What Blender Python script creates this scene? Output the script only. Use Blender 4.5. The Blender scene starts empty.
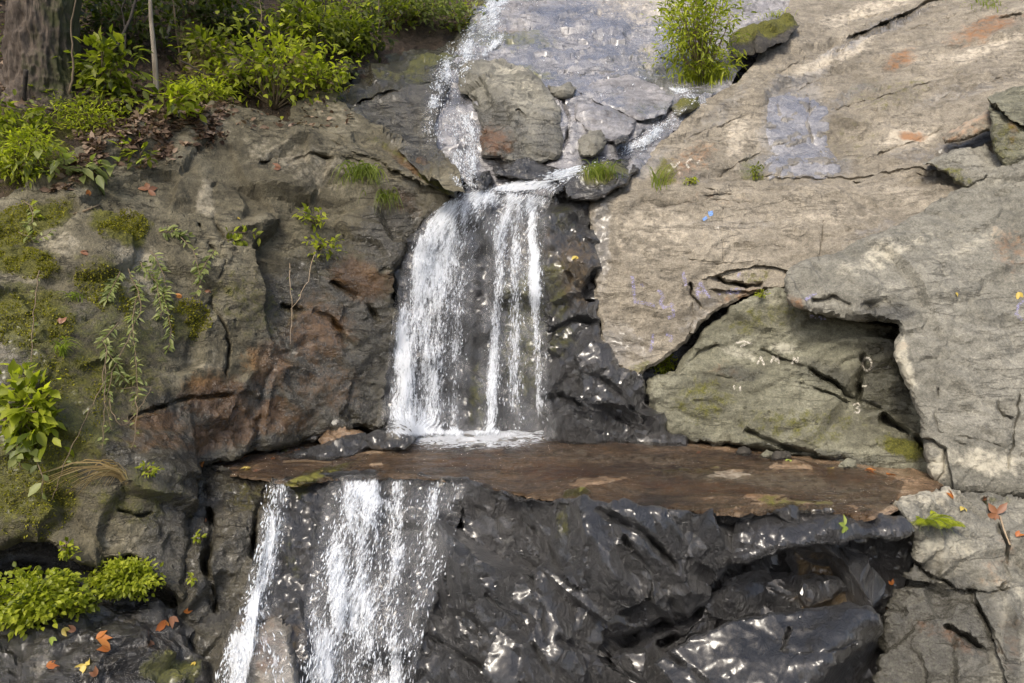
import bpy, math, random
import numpy as np
from mathutils import Vector
from mathutils.bvhtree import BVHTree
from mathutils.geometry import delaunay_2d_cdt

rng = np.random.default_rng(11)
random.seed(11)
scene = bpy.context.scene
col = scene.collection
R = math.radians

# ------------------------------------------------------------------ camera, sky, sun, exposure
F, PITCH, CAMZ = 745.0, R(6.2), 2.4
cam_d = bpy.data.cameras.new('camera'); cam = bpy.data.objects.new('camera', cam_d); col.objects.link(cam)
cam.location = (0, 0, CAMZ); cam.rotation_euler = (math.pi / 2 - PITCH, 0, 0)
cam_d.sensor_fit = 'HORIZONTAL'; cam_d.sensor_width = 36.0; cam_d.lens = 36.0 * F / 1024.0
cam_d.clip_start = 0.05; cam_d.clip_end = 500
scene.camera = cam

SUN_EL, SUN_AZ = R(50), R(206)      # azimuth measured clockwise from +Y: behind the camera, to its left
world = bpy.data.worlds.new('World'); scene.world = world; world.use_nodes = True
wn = world.node_tree; wn.nodes.clear()
w_out = wn.nodes.new('ShaderNodeOutputWorld'); w_bg = wn.nodes.new('ShaderNodeBackground'); w_sky = wn.nodes.new('ShaderNodeTexSky')
w_sky.sky_type = 'NISHITA'; w_sky.sun_disc = False; w_sky.sun_elevation = SUN_EL; w_sky.sun_rotation = SUN_AZ
w_sky.air_density = 0.9; w_sky.dust_density = 4.0; w_sky.ozone_density = 0.6
w_bg.inputs['Strength'].default_value = 0.13
wn.links.new(w_sky.outputs[0], w_bg.inputs['Color']); wn.links.new(w_bg.outputs[0], w_out.inputs['Surface'])

sun_d = bpy.data.lights.new('sun', 'SUN'); sun = bpy.data.objects.new('sun', sun_d); col.objects.link(sun)
sun_d.energy = 1.5; sun_d.angle = R(11); sun_d.color = (1.0, 0.94, 0.82)
sd = Vector((math.sin(SUN_AZ) * math.cos(SUN_EL), math.cos(SUN_AZ) * math.cos(SUN_EL), math.sin(SUN_EL)))
sun.rotation_euler = sd.to_track_quat('Z', 'Y').to_euler()

vs = scene.view_settings
vs.view_transform = 'Standard'; vs.look = 'None'; vs.gamma = 1.0; vs.use_curve_mapping = False
vs.exposure = 1.08
scene.cycles.max_bounces = 8; scene.cycles.transparent_max_bounces = 24
scene.cycles.use_denoising = True

# ------------------------------------------------------------------ picture <-> place helpers
CP, SP = math.cos(PITCH), math.sin(PITCH)
def rays(px, py):
    dx = (np.asarray(px, float) - 512.0) / F
    dy = (341.5 - np.asarray(py, float)) / F
    d = np.stack([dx, CP + SP * dy, -SP + CP * dy], -1)
    return d
CAM = np.array([0, 0, CAMZ])
def P(px, py, Y):
    d = rays(px, py)
    return CAM + d * (np.asarray(Y, float) / d[..., 1])[..., None]
def Yz(px, py, z=0.0):
    d = rays(px, py)
    return (z - CAMZ) / d[..., 2] * d[..., 1]
def to_px(p):
    q = np.asarray(p) - CAM
    f = q[..., 1] * CP - q[..., 2] * SP
    u = q[..., 1] * SP + q[..., 2] * CP
    return 512 + F * q[..., 0] / f, 341.5 - F * u / f

# ------------------------------------------------------------------ noise
def h01(ix, iy, iz, seed):
    with np.errstate(over='ignore'):
        n = (ix.astype(np.uint32) * np.uint32(374761393) + iy.astype(np.uint32) * np.uint32(668265263)
             + iz.astype(np.uint32) * np.uint32(2147483647) + np.uint32((seed * 974634777 + 12345) & 0xffffffff))
        n = (n ^ (n >> np.uint32(13))) * np.uint32(1274126177)
        n = (n ^ (n >> np.uint32(15))) * np.uint32(2246822519)
        n = n ^ (n >> np.uint32(16))
    return n.astype(np.float64) / 4294967295.0
def vnoise(p, seed=0):
    i = np.floor(p).astype(np.int64); f = p - i
    f = f * f * f * (f * (f * 6 - 15) + 10)
    out = 0
    for a in (0, 1):
        wx = f[:, 0] if a else 1 - f[:, 0]
        for b in (0, 1):
            wy = f[:, 1] if b else 1 - f[:, 1]
            for c in (0, 1):
                wz = f[:, 2] if c else 1 - f[:, 2]
                out = out + wx * wy * wz * h01(i[:, 0] + a, i[:, 1] + b, i[:, 2] + c, seed)
    return out * 2 - 1
def fbm(p, octv=5, seed=0, gain=0.5):
    t, a, s = 0, 1.0, 0
    for k in range(octv):
        t = t + a * vnoise(p * (2.03 ** k) + 17.3 * k, seed + k); s += a; a *= gain
    return t / s * 1.6
def ridged(p, octv=4, seed=0):
    t, a, s = 0, 1.0, 0
    for k in range(octv):
        t = t + a * (1 - np.abs(vnoise(p * (2.1 ** k) + 9.1 * k, seed + k)) * 2); s += a; a *= 0.5
    return t / s
def facet(p, seed=0, tilt=1.0, eps=0.08):
    """broken planes: every cell has its own height and tilt, so cells meet in edges and steps"""
    i = np.floor(p).astype(np.int64)
    best = np.full(len(p), 1e9); val = np.zeros(len(p)); b2 = np.full(len(p), 1e9); val2 = np.zeros(len(p))
    for a in (-1, 0, 1):
        for b in (-1, 0, 1):
            for c in (-1, 0, 1):
                x, y, z = i[:, 0] + a, i[:, 1] + b, i[:, 2] + c
                fx = x + h01(x, y, z, seed); fy = y + h01(x, y, z, seed + 1); fz = z + h01(x, y, z, seed + 2)
                q = p - np.stack([fx, fy, fz], -1)
                d = (q * q).sum(1)
                g = np.stack([h01(x, y, z, seed + 3), h01(x, y, z, seed + 4), h01(x, y, z, seed + 5)], -1) * 2 - 1
                v = (h01(x, y, z, seed + 6) * 2 - 1) * 0.5 + (q * g).sum(1) * tilt
                m = d < best; m2 = (~m) & (d < b2)
                b2 = np.where(m, best, np.where(m2, d, b2)); val2 = np.where(m, val, np.where(m2, v, val2))
                best = np.where(m, d, best); val = np.where(m, v, val)
    t = np.clip((np.sqrt(b2) - np.sqrt(best)) / eps, 0, 1) * 0.5 + 0.5
    return val * t + val2 * (1 - t)
def aniso(p, axis, k):
    a = np.array(axis, float); a /= np.linalg.norm(a)
    return p - (1 - k) * (p @ a)[:, None] * a

# ------------------------------------------------------------------ 2-D helpers
def seg_dist(pts, poly, closed):
    q = np.asarray(poly, float)[:, :2]
    A = q if closed else q[:-1]
    B = np.roll(q, -1, 0) if closed else q[1:]
    best = np.full(len(pts), 1e9); side = np.zeros(len(pts))
    for a, b in zip(A, B):
        ab = b - a; L = ab @ ab + 1e-9
        t = np.clip(((pts - a) @ ab) / L, 0, 1)
        d = pts - a - t[:, None] * ab
        dd = np.sqrt((d * d).sum(1))
        s = np.sign(ab[0] * (pts[:, 1] - a[1]) - ab[1] * (pts[:, 0] - a[0]))
        m = dd < best
        best = np.where(m, dd, best); side = np.where(m, s, side)
    return best, side
def inside(pts, poly):
    q = np.asarray(poly, float)[:, :2]
    x, y = pts[:, 0], pts[:, 1]; c = np.zeros(len(pts), bool)
    j = len(q) - 1
    for i in range(len(q)):
        xi, yi, xj, yj = q[i, 0], q[i, 1], q[j, 0], q[j, 1]
        if yi != yj:
            c ^= ((yi > y) != (yj > y)) & (x < (xj - xi) * (y - yi) / (yj - yi) + xi)
        j = i
    return c
def rbf(ctrl, pts):
    c = np.asarray(ctrl, float); n = len(c)
    X = c[:, :2] / 100.0; Q = pts / 100.0
    K = np.sqrt(((X[:, None] - X[None]) ** 2).sum(-1))
    A = np.zeros((n + 3, n + 3)); A[:n, :n] = K - 0.02 * np.eye(n); A[:n, n] = 1; A[:n, n + 1:] = X; A[n, :n] = 1; A[n + 1:, :n] = X.T
    w = np.linalg.lstsq(A, np.concatenate([c[:, 2], np.zeros(3)]), rcond=None)[0]
    out = np.empty(len(pts))
    for s in range(0, len(pts), 20000):
        q = Q[s:s + 20000]
        out[s:s + 20000] = np.sqrt(((q[:, None] - X[None]) ** 2).sum(-1)) @ w[:n] + w[n] + q @ w[n + 1:]
    return out
def resample(poly, step, closed=True):
    q = np.asarray(poly, float); out = []
    n = len(q)
    for i in range(n if closed else n - 1):
        a, b = q[i], q[(i + 1) % n]
        m = max(1, int(round(np.linalg.norm((b - a)[:2]) / step)))
        for k in range(m): out.append(a + (b - a) * k / m)
    if not closed: out.append(q[-1])
    return np.array(out)
def vnormals(v, f):
    n = np.zeros_like(v)
    fn = np.cross(v[f[:, 1]] - v[f[:, 0]], v[f[:, 2]] - v[f[:, 0]])
    for k in range(3): np.add.at(n, f[:, k], fn)
    return n / (np.linalg.norm(n, axis=1, keepdims=True) + 1e-12)

# ------------------------------------------------------------------ object helpers
def tag(o, label=None, cat=None, group=None, kind=None):
    if label: o['label'] = label
    if cat: o['category'] = cat
    if group: o['group'] = group
    if kind: o['kind'] = kind
    return o
def mesh_obj(name, verts, faces, mat, parent=None, origin=None, smooth=True, attrs=None, uv=None):
    verts = np.asarray(verts, float)
    if parent is not None: origin = np.array(parent['_o']) if '_o' in parent else np.array(parent.location)
    elif origin is None: origin = np.array([verts[:, 0].mean(), verts[:, 1].mean(), verts[:, 2].min()])
    me = bpy.data.meshes.new(name)
    if isinstance(faces, np.ndarray): faces = faces.tolist()
    me.from_pydata((verts - origin).tolist(), [], faces)
    me.update()
    if smooth: me.polygons.foreach_set('use_smooth', np.ones(len(me.polygons), bool))
    for k, a in (attrs or {}).items():
        a = np.asarray(a, np.float32)
        if a.ndim == 1:
            at = me.attributes.new(k, 'FLOAT', 'POINT'); at.data.foreach_set('value', a)
        else:
            at = me.attributes.new(k, 'FLOAT_COLOR', 'POINT'); at.data.foreach_set('color', a.ravel())
    if uv is not None:
        lay = me.uv_layers.new(name='UVMap')
        idx = np.empty(len(me.loops), np.int32); me.loops.foreach_get('vertex_index', idx)
        lay.data.foreach_set('uv', np.asarray(uv, np.float32)[idx].ravel())
    if mat: me.materials.append(mat)
    o = bpy.data.objects.new(name, me); col.objects.link(o)
    if parent is not None:
        o.parent = parent
    else:
        o.location = origin
    return o
def empty(name, loc):
    o = bpy.data.objects.new(name, None); col.objects.link(o); o.location = tuple(loc); o.empty_display_size = 0.2
    return o

# ------------------------------------------------------------------ materials
def nd(nt, t, **kw):
    n = nt.nodes.new(t)
    for k, v in kw.items():
        if k in n.inputs: n.inputs[k].default_value = v
        else: setattr(n, k, v)
    return n
def mixc(nt, fac, a, b, mode='MIX'):
    m = nt.nodes.new('ShaderNodeMix'); m.data_type = 'RGBA'; m.blend_type = mode
    for s, v in ((0, fac), (6, a), (7, b)):
        if hasattr(v, 'node'): nt.links.new(v, m.inputs[s])
        else: m.inputs[s].default_value = v if s == 0 else (*v, 1) if len(v) == 3 else v
    return m.outputs[2]
def math_(nt, op, a, b=0.0, c=None, clamp=False):
    m = nt.nodes.new('ShaderNodeMath'); m.operation = op; m.use_clamp = clamp
    for s, v in ((0, a), (1, b), (2, c)):
        if v is None: continue
        if hasattr(v, 'node'): nt.links.new(v, m.inputs[s])
        else: m.inputs[s].default_value = v
    return m.outputs[0]
def ramp(nt, src, stops, interp='LINEAR'):
    r = nt.nodes.new('ShaderNodeValToRGB'); r.color_ramp.interpolation = interp
    e = r.color_ramp.elements
    while len(e) > 1: e.remove(e[-1])
    e[0].position = stops[0][0]; e[0].color = (*stops[0][1], 1)
    for p, c in stops[1:]:
        x = e.new(p); x.color = (*c, 1)
    nt.links.new(src, r.inputs[0]); return r.outputs[0]
def new_mat(name):
    m = bpy.data.materials.new(name); m.use_nodes = True
    nt = m.node_tree; nt.nodes.clear()
    out = nt.nodes.new('ShaderNodeOutputMaterial')
    return m, nt, out
def g(v): return (v, v, v)

def rock_mat(name, c, axis=(0, 0, 0.35), rough=0.72, spec=0.5, coat=0.0, bump=0.5, strata=0.5, crinkle=0.0, speck=0.35, wet_rough=0.16,
             stain=(0.20, 0.085, 0.025), pale=(0.42, 0.37, 0.29), wet_dark=0.42, lich=0.25, crink_scale=16.0, coarse=9.0, veins=0.5, crink_detail=3.0, grain=0.16):
    """layered rock: c = three base colours; point attribute 'mask' = moss, wet, stain, pale"""
    m, nt, out = new_mat(name)
    L = nt.links.new
    geo = nt.nodes.new('ShaderNodeNewGeometry'); pos = geo.outputs['Position']
    mp = nd(nt, 'ShaderNodeMapping'); L(pos, mp.inputs['Vector'])
    mp.inputs['Rotation'].default_value = axis; mp.inputs['Scale'].default_value = (0.55, 1.0, 1.7)
    n1 = nd(nt, 'ShaderNodeTexNoise', Scale=0.9, Detail=9.0, Roughness=0.62); L(pos, n1.inputs['Vector'])
    n2 = nd(nt, 'ShaderNodeTexNoise', Scale=2.1, Detail=10.0, Roughness=0.68, Distortion=0.6); L(mp.outputs[0], n2.inputs['Vector'])
    n3 = nd(nt, 'ShaderNodeTexNoise', Scale=48.0, Detail=5.0, Roughness=0.85); L(pos, n3.inputs['Vector'])
    n4 = nd(nt, 'ShaderNodeTexNoise', Scale=coarse, Detail=8.0, Roughness=0.7); L(pos, n4.inputs['Vector'])
    f = math_(nt, 'ADD', math_(nt, 'MULTIPLY', n1.outputs[0], 0.5), math_(nt, 'MULTIPLY', n2.outputs[0], 0.5))
    base = ramp(nt, f, [(0.38, c[0]), (0.49, c[1]), (0.62, c[2])])
    sp = ramp(nt, n3.outputs[0], [(0.36, g(1 - speck)), (0.5, g(1.0)), (0.64, g(1 + speck))])
    n5 = nd(nt, 'ShaderNodeTexNoise', Scale=19.0, Detail=6.0, Roughness=0.75, Distortion=0.5); L(pos, n5.inputs['Vector'])
    base = mixc(nt, 0.5, base, ramp(nt, n5.outputs[0], [(0.34, g(0.55)), (0.5, g(1.0)), (0.66, g(1.3))]), 'MULTIPLY')
    base = mixc(nt, 1.0, base, sp, 'MULTIPLY')
    bl = ramp(nt, n4.outputs[0], [(0.32, g(0.5)), (0.5, g(1.0)), (0.68, g(1.25))])
    base = mixc(nt, 0.75, base, bl, 'MULTIPLY')
    vm = nd(nt, 'ShaderNodeMapping'); L(pos, vm.inputs['Vector']); vm.inputs['Rotation'].default_value = axis; vm.inputs['Scale'].default_value = (0.5, 1.2, 2.6)
    vn = nd(nt, 'ShaderNodeTexNoise', Scale=1.9, Detail=6.0, Roughness=0.6, Distortion=0.35); L(vm.outputs[0], vn.inputs['Vector'])
    vd = math_(nt, 'ABSOLUTE', math_(nt, 'SUBTRACT', vn.outputs[0], 0.5))
    gate = ramp(nt, n1.outputs[0], [(0.42, g(0)), (0.56, g(1))])
    vf = math_(nt, 'MULTIPLY', ramp(nt, vd, [(0.0, g(1)), (0.018, g(0))]), gate)
    base = mixc(nt, math_(nt, 'MULTIPLY', vf, veins), base, (0.035, 0.028, 0.02))
    # pale lichen flecks
    vo = nd(nt, 'ShaderNodeTexNoise', Scale=21.0, Detail=3.0, Roughness=0.6, Distortion=1.0); L(pos, vo.inputs['Vector'])
    lf = ramp(nt, vo.outputs[0], [(0.62, g(0)), (0.70, g(1))])
    base = mixc(nt, math_(nt, 'MULTIPLY', lf, lich), base, pale)
    at = nd(nt, 'ShaderNodeAttribute', attribute_name='mask')
    sep = nt.nodes.new('ShaderNodeSeparateColor'); L(at.outputs['Color'], sep.inputs[0])
    moss, wet, stn, pal = sep.outputs[0], sep.outputs[1], sep.outputs[2], at.outputs['Alpha']
    brk = math_(nt, 'MULTIPLY', math_(nt, 'SUBTRACT', n4.outputs[0], 0.5), 1.6)
    def soft(a, lo=0.35, hi=0.65):
        s = math_(nt, 'ADD', a, math_(nt, 'MULTIPLY', brk, math_(nt, 'MINIMUM', math_(nt, 'MULTIPLY', a, 3.0), 1.0)))
        mr = nd(nt, 'ShaderNodeMapRange'); mr.interpolation_type = 'SMOOTHSTEP'
        mr.inputs['From Min'].default_value = lo; mr.inputs['From Max'].default_value = hi; L(s, mr.inputs[0]); return mr.outputs[0]
    palf = soft(pal, 0.3, 0.9)
    base = mixc(nt, math_(nt, 'MULTIPLY', palf, 0.8), base, mixc(nt, 1.0, pale, bl, 'MULTIPLY'))
    base = mixc(nt, math_(nt, 'MULTIPLY', soft(stn, 0.3, 1.0), 0.85), base, mixc(nt, 1.0, stain, bl, 'MULTIPLY'))
    wetf = soft(wet, 0.25, 0.7)
    base = mixc(nt, wetf, base, mixc(nt, 1.0, base, g(wet_dark), 'MULTIPLY'))
    mossc = ramp(nt, n3.outputs[0], [(0.3, (0.022, 0.024, 0.003)), (0.5, (0.100, 0.098, 0.008)), (0.7, (0.22, 0.21, 0.02))])
    mossf = soft(moss, 0.3, 0.75)
    base = mixc(nt, math_(nt, 'MULTIPLY', mossf, 0.92), base, mossc)
    bs = nt.nodes.new('ShaderNodeBsdfPrincipled'); L(base, bs.inputs['Base Color'])
    rv = math_(nt, 'ADD', math_(nt, 'MULTIPLY', n4.outputs[0], 0.25), wet_rough - 0.12)
    ro = nt.nodes.new('ShaderNodeMix'); ro.data_type = 'FLOAT'
    L(math_(nt, 'MULTIPLY', wetf, math_(nt, 'SUBTRACT', 1.0, math_(nt, 'MULTIPLY', mossf, 0.8))), ro.inputs[0]); ro.inputs[2].default_value = rough; L(rv, ro.inputs[3])
    L(ro.outputs[0], bs.inputs['Roughness'])
    sv = nt.nodes.new('ShaderNodeMix'); sv.data_type = 'FLOAT'; L(wetf, sv.inputs[0]); sv.inputs[2].default_value = 0.4; sv.inputs[3].default_value = spec
    L(sv.outputs[0], bs.inputs['Specular IOR Level'])
    if coat:
        L(math_(nt, 'MULTIPLY', wetf, coat), bs.inputs['Coat Weight']); bs.inputs['Coat Roughness'].default_value = 0.23; bs.inputs['Coat IOR'].default_value = 1.4
    # relief
    hs = math_(nt, 'ADD', math_(nt, 'MULTIPLY', n3.outputs[0], grain), math_(nt, 'MULTIPLY', n4.outputs[0], 0.55))
    hs = math_(nt, 'ADD', math_(nt, 'ADD', hs, math_(nt, 'MULTIPLY', n5.outputs[0], 0.30)), math_(nt, 'MULTIPLY', n2.outputs[0], strata))
    hs = math_(nt, 'SUBTRACT', hs, math_(nt, 'MULTIPLY', vf, 0.45 if veins else 0.0))
    if crinkle:
        cm = nd(nt, 'ShaderNodeMapping'); L(pos, cm.inputs['Vector']); cm.inputs['Scale'].default_value = (1.25, 1, 0.5); cm.inputs['Rotation'].default_value = (0, -0.6, 0)
        cr = nd(nt, 'ShaderNodeTexNoise', Scale=crink_scale, Detail=crink_detail, Roughness=0.55, Distortion=0.9); L(cm.outputs[0], cr.inputs['Vector'])
        rd = math_(nt, 'ABSOLUTE', math_(nt, 'SUBTRACT', cr.outputs[0], 0.5))
        hs = math_(nt, 'ADD', hs, math_(nt, 'MULTIPLY', rd, crinkle * 2))
    hs = math_(nt, 'ADD', hs, math_(nt, 'MULTIPLY', math_(nt, 'MULTIPLY', mossf, n3.outputs[0]), 0.5))
    bp = nd(nt, 'ShaderNodeBump', Strength=bump, Distance=0.07); L(hs, bp.inputs['Height'])
    L(bp.outputs[0], bs.inputs['Normal']); L(bs.outputs[0], out.inputs[0])
    return m

M = {}
AX = (0, R(-18), 0)
M['tan'] = rock_mat('tan_gneiss', [(0.105, 0.090, 0.066), (0.186, 0.162, 0.123), (0.280, 0.246, 0.190)], AX, spec=1.0, coat=0.6, wet_rough=0.3, wet_dark=0.75, veins=0.25, bump=0.7, speck=0.36, strata=0.8, lich=0.3)
M['grey'] = rock_mat('grey_gneiss', [(0.098, 0.093, 0.074), (0.158, 0.150, 0.122), (0.228, 0.216, 0.178)], AX, veins=0.25, bump=0.7, speck=0.36, strata=0.35, lich=0.25, pale=(0.40, 0.37, 0.29))
M['green'] = rock_mat('algae_grey_rock', [(0.074, 0.070, 0.046), (0.138, 0.133, 0.092), (0.212, 0.206, 0.150)], AX, bump=0.75, speck=0.36, strata=0.6, lich=0.15, pale=(0.40, 0.38, 0.30))
M['brown'] = rock_mat('brown_cliff_rock', [(0.044, 0.037, 0.021), (0.104, 0.090, 0.055), (0.180, 0.160, 0.108)], AX, spec=0.7, coat=0.3, bump=0.85, speck=0.36, strata=0.5, lich=0.12, pale=(0.31, 0.275, 0.20), stain=(0.20, 0.095, 0.022), crinkle=0.25)
M['black'] = rock_mat(veins=0.0, name='wet_black_rock', c=[(0.012, 0.0115, 0.0115), (0.026, 0.025, 0.025), (0.052, 0.048, 0.045)], axis=(0, R(30), 0), rough=0.38, spec=1.0, coat=1.0, bump=1.0, strata=0.3, crinkle=1.25, crink_scale=9.0, crink_detail=6.0, grain=0.4, lich=0.0, wet_rough=0.33, stain=(0.16, 0.10, 0.03), wet_dark=0.75)
M['mauve'] = rock_mat('mauve_slab_wet_sheen', [(0.105, 0.102, 0.108), (0.190, 0.184, 0.190), (0.32, 0.305, 0.300)], AX, spec=1.0, coat=1.0, bump=0.6, strata=0.8, lich=0.2, wet_rough=0.24, wet_dark=0.8)  # base colours raised and blued to hold the sky sheen of wet rock
M['ledge'] = rock_mat('brown_stream_ledge', [(0.07, 0.042, 0.025), (0.25, 0.165, 0.098), (0.50, 0.37, 0.25)], (0, 0, 0), bump=0.5, strata=0.9, lich=0.08, wet_rough=0.18, wet_dark=0.65)
M['ochre'] = rock_mat('ochre_mossy_rock', [(0.10, 0.08, 0.03), (0.20, 0.155, 0.06), (0.30, 0.25, 0.11)], AX, bump=0.7)
M['bed'] = rock_mat('dark_bedrock', spec=0.8, coat=0.4, axis=AX, c=[(0.02, 0.017, 0.013), (0.04, 0.035, 0.027), (0.07, 0.06, 0.046)], bump=0.8)
M['soil'] = rock_mat('forest_soil', [(0.028, 0.018, 0.011), (0.062, 0.042, 0.027), (0.11, 0.078, 0.052)], AX, bump=1.0, rough=0.95, crinkle=0.5)

# ------------------------------------------------------------------ rock builder
SURF = []                 # (verts, tris) of every built rock and bank, for laying water, plants and leaves on them
BVH = [None]
def rock(name, mat, outline, ctrl, step=2.4, wob=2.2, rnd=5.0, rd=0.06, th=0.7, facets=(), fb=(0.05, 1.2), fine=0.018, chip=0.026, warp=0.22, sharp=30, strat=None,
         cracks=(), steps=(), blobs=(), seed=1, zplane=None, label=None, cat=None, kind=None, ledge_wob=0.0, flute=None, flat=False):
    """outline: (px, py) traced round the rock; ctrl: (px, py, distance) on its face. The face gets its own relief, rounded rims, sides and a back."""
    ol = resample([(a, b) for a, b in outline], step)
    w3 = np.concatenate([ol / 11.0, np.full((len(ol), 1), seed * 3.7)], 1)
    ol = ol + wob * np.stack([fbm(w3, 4, seed, 0.65), fbm(w3 + 50, 4, seed + 5, 0.65)], -1)
    x0, y0 = ol.min(0); x1, y1 = ol.max(0)
    gx, gy = np.meshgrid(np.arange(x0, x1, step), np.arange(y0, y1, step * 0.87))
    gx = gx + (np.arange(gx.shape[0]) % 2)[:, None] * step * 0.5
    q = np.stack([gx.ravel(), gy.ravel()], -1)
    q = q + np.random.default_rng(seed).uniform(-0.22, 0.22, q.shape) * step
    q = q[inside(q, ol)]
    d, _ = seg_dist(q, ol, True)
    q = q[d > step * 0.55]
    n = len(ol)
    extra = []
    def wig(pl, sp):
        rs = resample(np.asarray(pl, float)[:, :2], sp, False)
        w = np.concatenate([rs / 7.0, np.full((len(rs), 1), seed * 1.9)], 1)
        return rs + 1.3 * np.stack([fbm(w, 3, seed + 11), fbm(w + 40, 3, seed + 12)], -1)
    def side_pts(rs, o):
        t = np.gradient(rs, axis=0); t /= np.linalg.norm(t, axis=1, keepdims=True) + 1e-9
        return rs + np.stack([-t[:, 1], t[:, 0]], -1) * o
    cracks = [(wig(pl, max(0.9, min(step * 0.8, w * 0.8))), w * 0.75, dep * (0.4 if w < 1.7 else 1.0)) for pl, w, dep in cracks]
    steps = [(wig(pl, 1.2), L, h) for pl, L, h in steps]
    for pl, w, dep in cracks:
        dd, _ = seg_dist(q, pl, False); q = q[dd > w * 1.3 + 0.5]
        extra += [pl, side_pts(pl, w * 1.25), side_pts(pl, -w * 1.25)] + ([side_pts(pl, w * 0.62), side_pts(pl, -w * 0.62)] if w > 1.4 else [])
    for pl, L, h in steps:
        dd, _ = seg_dist(q, pl, False); q = q[dd > 1.2]
        extra += [side_pts(pl, 0.8), side_pts(pl, -0.8)]
    if extra:
        extra = np.concatenate(extra); extra = extra[inside(extra, ol)]
        dd, _ = seg_dist(extra, ol, True); extra = extra[dd > step * 0.5]
        q = np.concatenate([q, extra])
    pts = np.concatenate([ol, q])
    r = delaunay_2d_cdt([Vector(p) for p in pts], [(i, (i + 1) % n) for i in range(n)], [], 1, 1e-4)
    pts = np.array([tuple(v) for v in r[0]])
    tri = np.array([f for f in r[2] if len(f) == 3], int)
    d, _ = seg_dist(pts, ol, True)
    a = pts[tri[:, 1]] - pts[tri[:, 0]]; b = pts[tri[:, 2]] - pts[tri[:, 0]]
    flip = (a[:, 0] * b[:, 1] - a[:, 1] * b[:, 0]) > 0
    tri[flip] = tri[flip][:, ::-1]
    Y = rbf(ctrl, pts) if zplane is None else Yz(pts[:, 0], pts[:, 1], zplane)
    if rd > 0:
        t = np.clip(1 - d / rnd, 0, 1); Y = Y + rd * (1 - np.sqrt(np.maximum(1 - t * t * 0.98, 0)))
    nrm = vnormals(P(pts[:, 0], pts[:, 1], Y), tri)
    for pl, w, dep in cracks:
        dd, _ = seg_dist(pts, pl, False)
        jig = np.clip(0.75 + 0.9 * vnoise(np.concatenate([pts / 13, np.zeros((len(pts), 1))], 1), seed + 3), 0.05, 1.5)
        Y = Y + dep * jig * np.exp(-(dd / w) ** 2)
    for pl, L, hgt in steps:
        dd, s = seg_dist(pts, pl, False)
        Y = Y - hgt * np.where(s > 0, np.exp(-dd / L), 0)
    v = P(pts[:, 0], pts[:, 1], Y)
    disp = np.zeros(len(v))
    pw = v + warp * np.stack([fbm(v * 0.9 + 3, 2, seed), fbm(v * 0.9 + 31, 2, seed + 1), fbm(v * 0.9 + 77, 2, seed + 2)], -1)
    for amp, sc, til, ax, kk in facets:
        pp = aniso(pw, ax, kk) if ax else pw
        disp += amp * facet(pp * sc + seed * 5.1, seed, til, max(0.04, 0.04 * sc))
    disp += 0.65 * fb[0] * fbm(v * fb[1], 5, seed + 20)
    if fine: disp += fine * fbm(v * 7.0, 4, seed + 30, 0.6)
    if chip: disp += chip * facet(aniso(pw, UPR, 0.55) * 5.5 + seed, seed + 33, 1.2, 0.2) + 0.45 * chip * facet(v * 12.0 + seed, seed + 44, 1.2, 0.3)
    if strat:
        amp, sc, ax = strat
        disp += amp * ridged(aniso(v, ax, 0.12) * sc, 4, seed + 40)
    if flute:
        amp, sc = flute
        disp += amp * ridged(v * np.array([sc, sc, sc * 0.12]), 4, seed + 50)
    fade = 0.6 + 0.4 * np.clip(d / 6.0, 0, 1)
    v = v + nrm * (disp * fade)[:, None]
    # material masks
    mask = np.zeros((len(v), 4))
    pn = pts + 5 * np.stack([fbm(np.concatenate([pts / 22, np.full((len(pts), 1), 1.0)], 1), 4, seed + 60),
                             fbm(np.concatenate([pts / 22, np.full((len(pts), 1), 9.0)], 1), 4, seed + 61)], -1)
    for ch, cx, cy, rx, ry, ang, st in blobs:
        c, s = math.cos(R(ang)), math.sin(R(ang))
        ux = ((pn[:, 0] - cx) * c + (pn[:, 1] - cy) * s) / rx; uy = (-(pn[:, 0] - cx) * s + (pn[:, 1] - cy) * c) / ry
        rr = np.sqrt(ux * ux + uy * uy)
        mask[:, 'mwsp'.index(ch)] = np.maximum(mask[:, 'mwsp'.index(ch)], st * np.clip(1.5 - rr, 0, 1))
    mz = np.clip(mask[:, 0] - 0.35, 0, 0.6)
    v = v + nrm * (mz * (0.05 + 0.035 * fbm(v * 16, 3, seed + 66)))[:, None]
    # sides and back
    _, inv = np.unique(np.concatenate([tri[:, [0, 1]], tri[:, [1, 2]], tri[:, [2, 0]]]), axis=0, return_index=True)
    eset = {}
    for t in tri.tolist():
        for i in range(3): eset[(t[i], t[(i + 1) % 3])] = 1
    nxt = {a: b for (a, b) in eset if (b, a) not in eset}
    loop = [next(iter(nxt))]
    while len(loop) <= len(nxt):
        m = nxt.get(loop[-1])
        if m is None or m == loop[0]: break
        loop.append(m)
    faces = tri.tolist()
    m = len(loop); lp = np.array(loop); vv = [v]; mk = [mask]
    rd_dir = v[lp] - CAM; rd_dir /= np.linalg.norm(rd_dir, axis=1, keepdims=True)
    cen = v[lp].mean(0); prev = lp; base = len(v)
    for kx, fr in enumerate((0.18, 0.55, 1.0)):
        ring = v[lp] + rd_dir * th * fr + (cen - v[lp]) * (0.03 + 0.10 * fr * fr) + 0.04 * np.stack([fbm(v[lp] * 3 + 9 * kx, 3, seed + 70 + kx)] * 3, -1)
        vv.append(ring); mk.append(mask[lp])
        cur = np.arange(base, base + m)
        for i in range(m):
            j = (i + 1) % m
            faces.append((int(prev[j]), int(prev[i]), int(cur[i]), int(cur[j])))
        prev = cur; base += m
    faces.append([int(i) for i in prev])
    V = np.concatenate(vv); MK = np.concatenate(mk)
    o = mesh_obj(name, V, faces, M[mat], smooth=True, attrs={'mask': MK})
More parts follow.
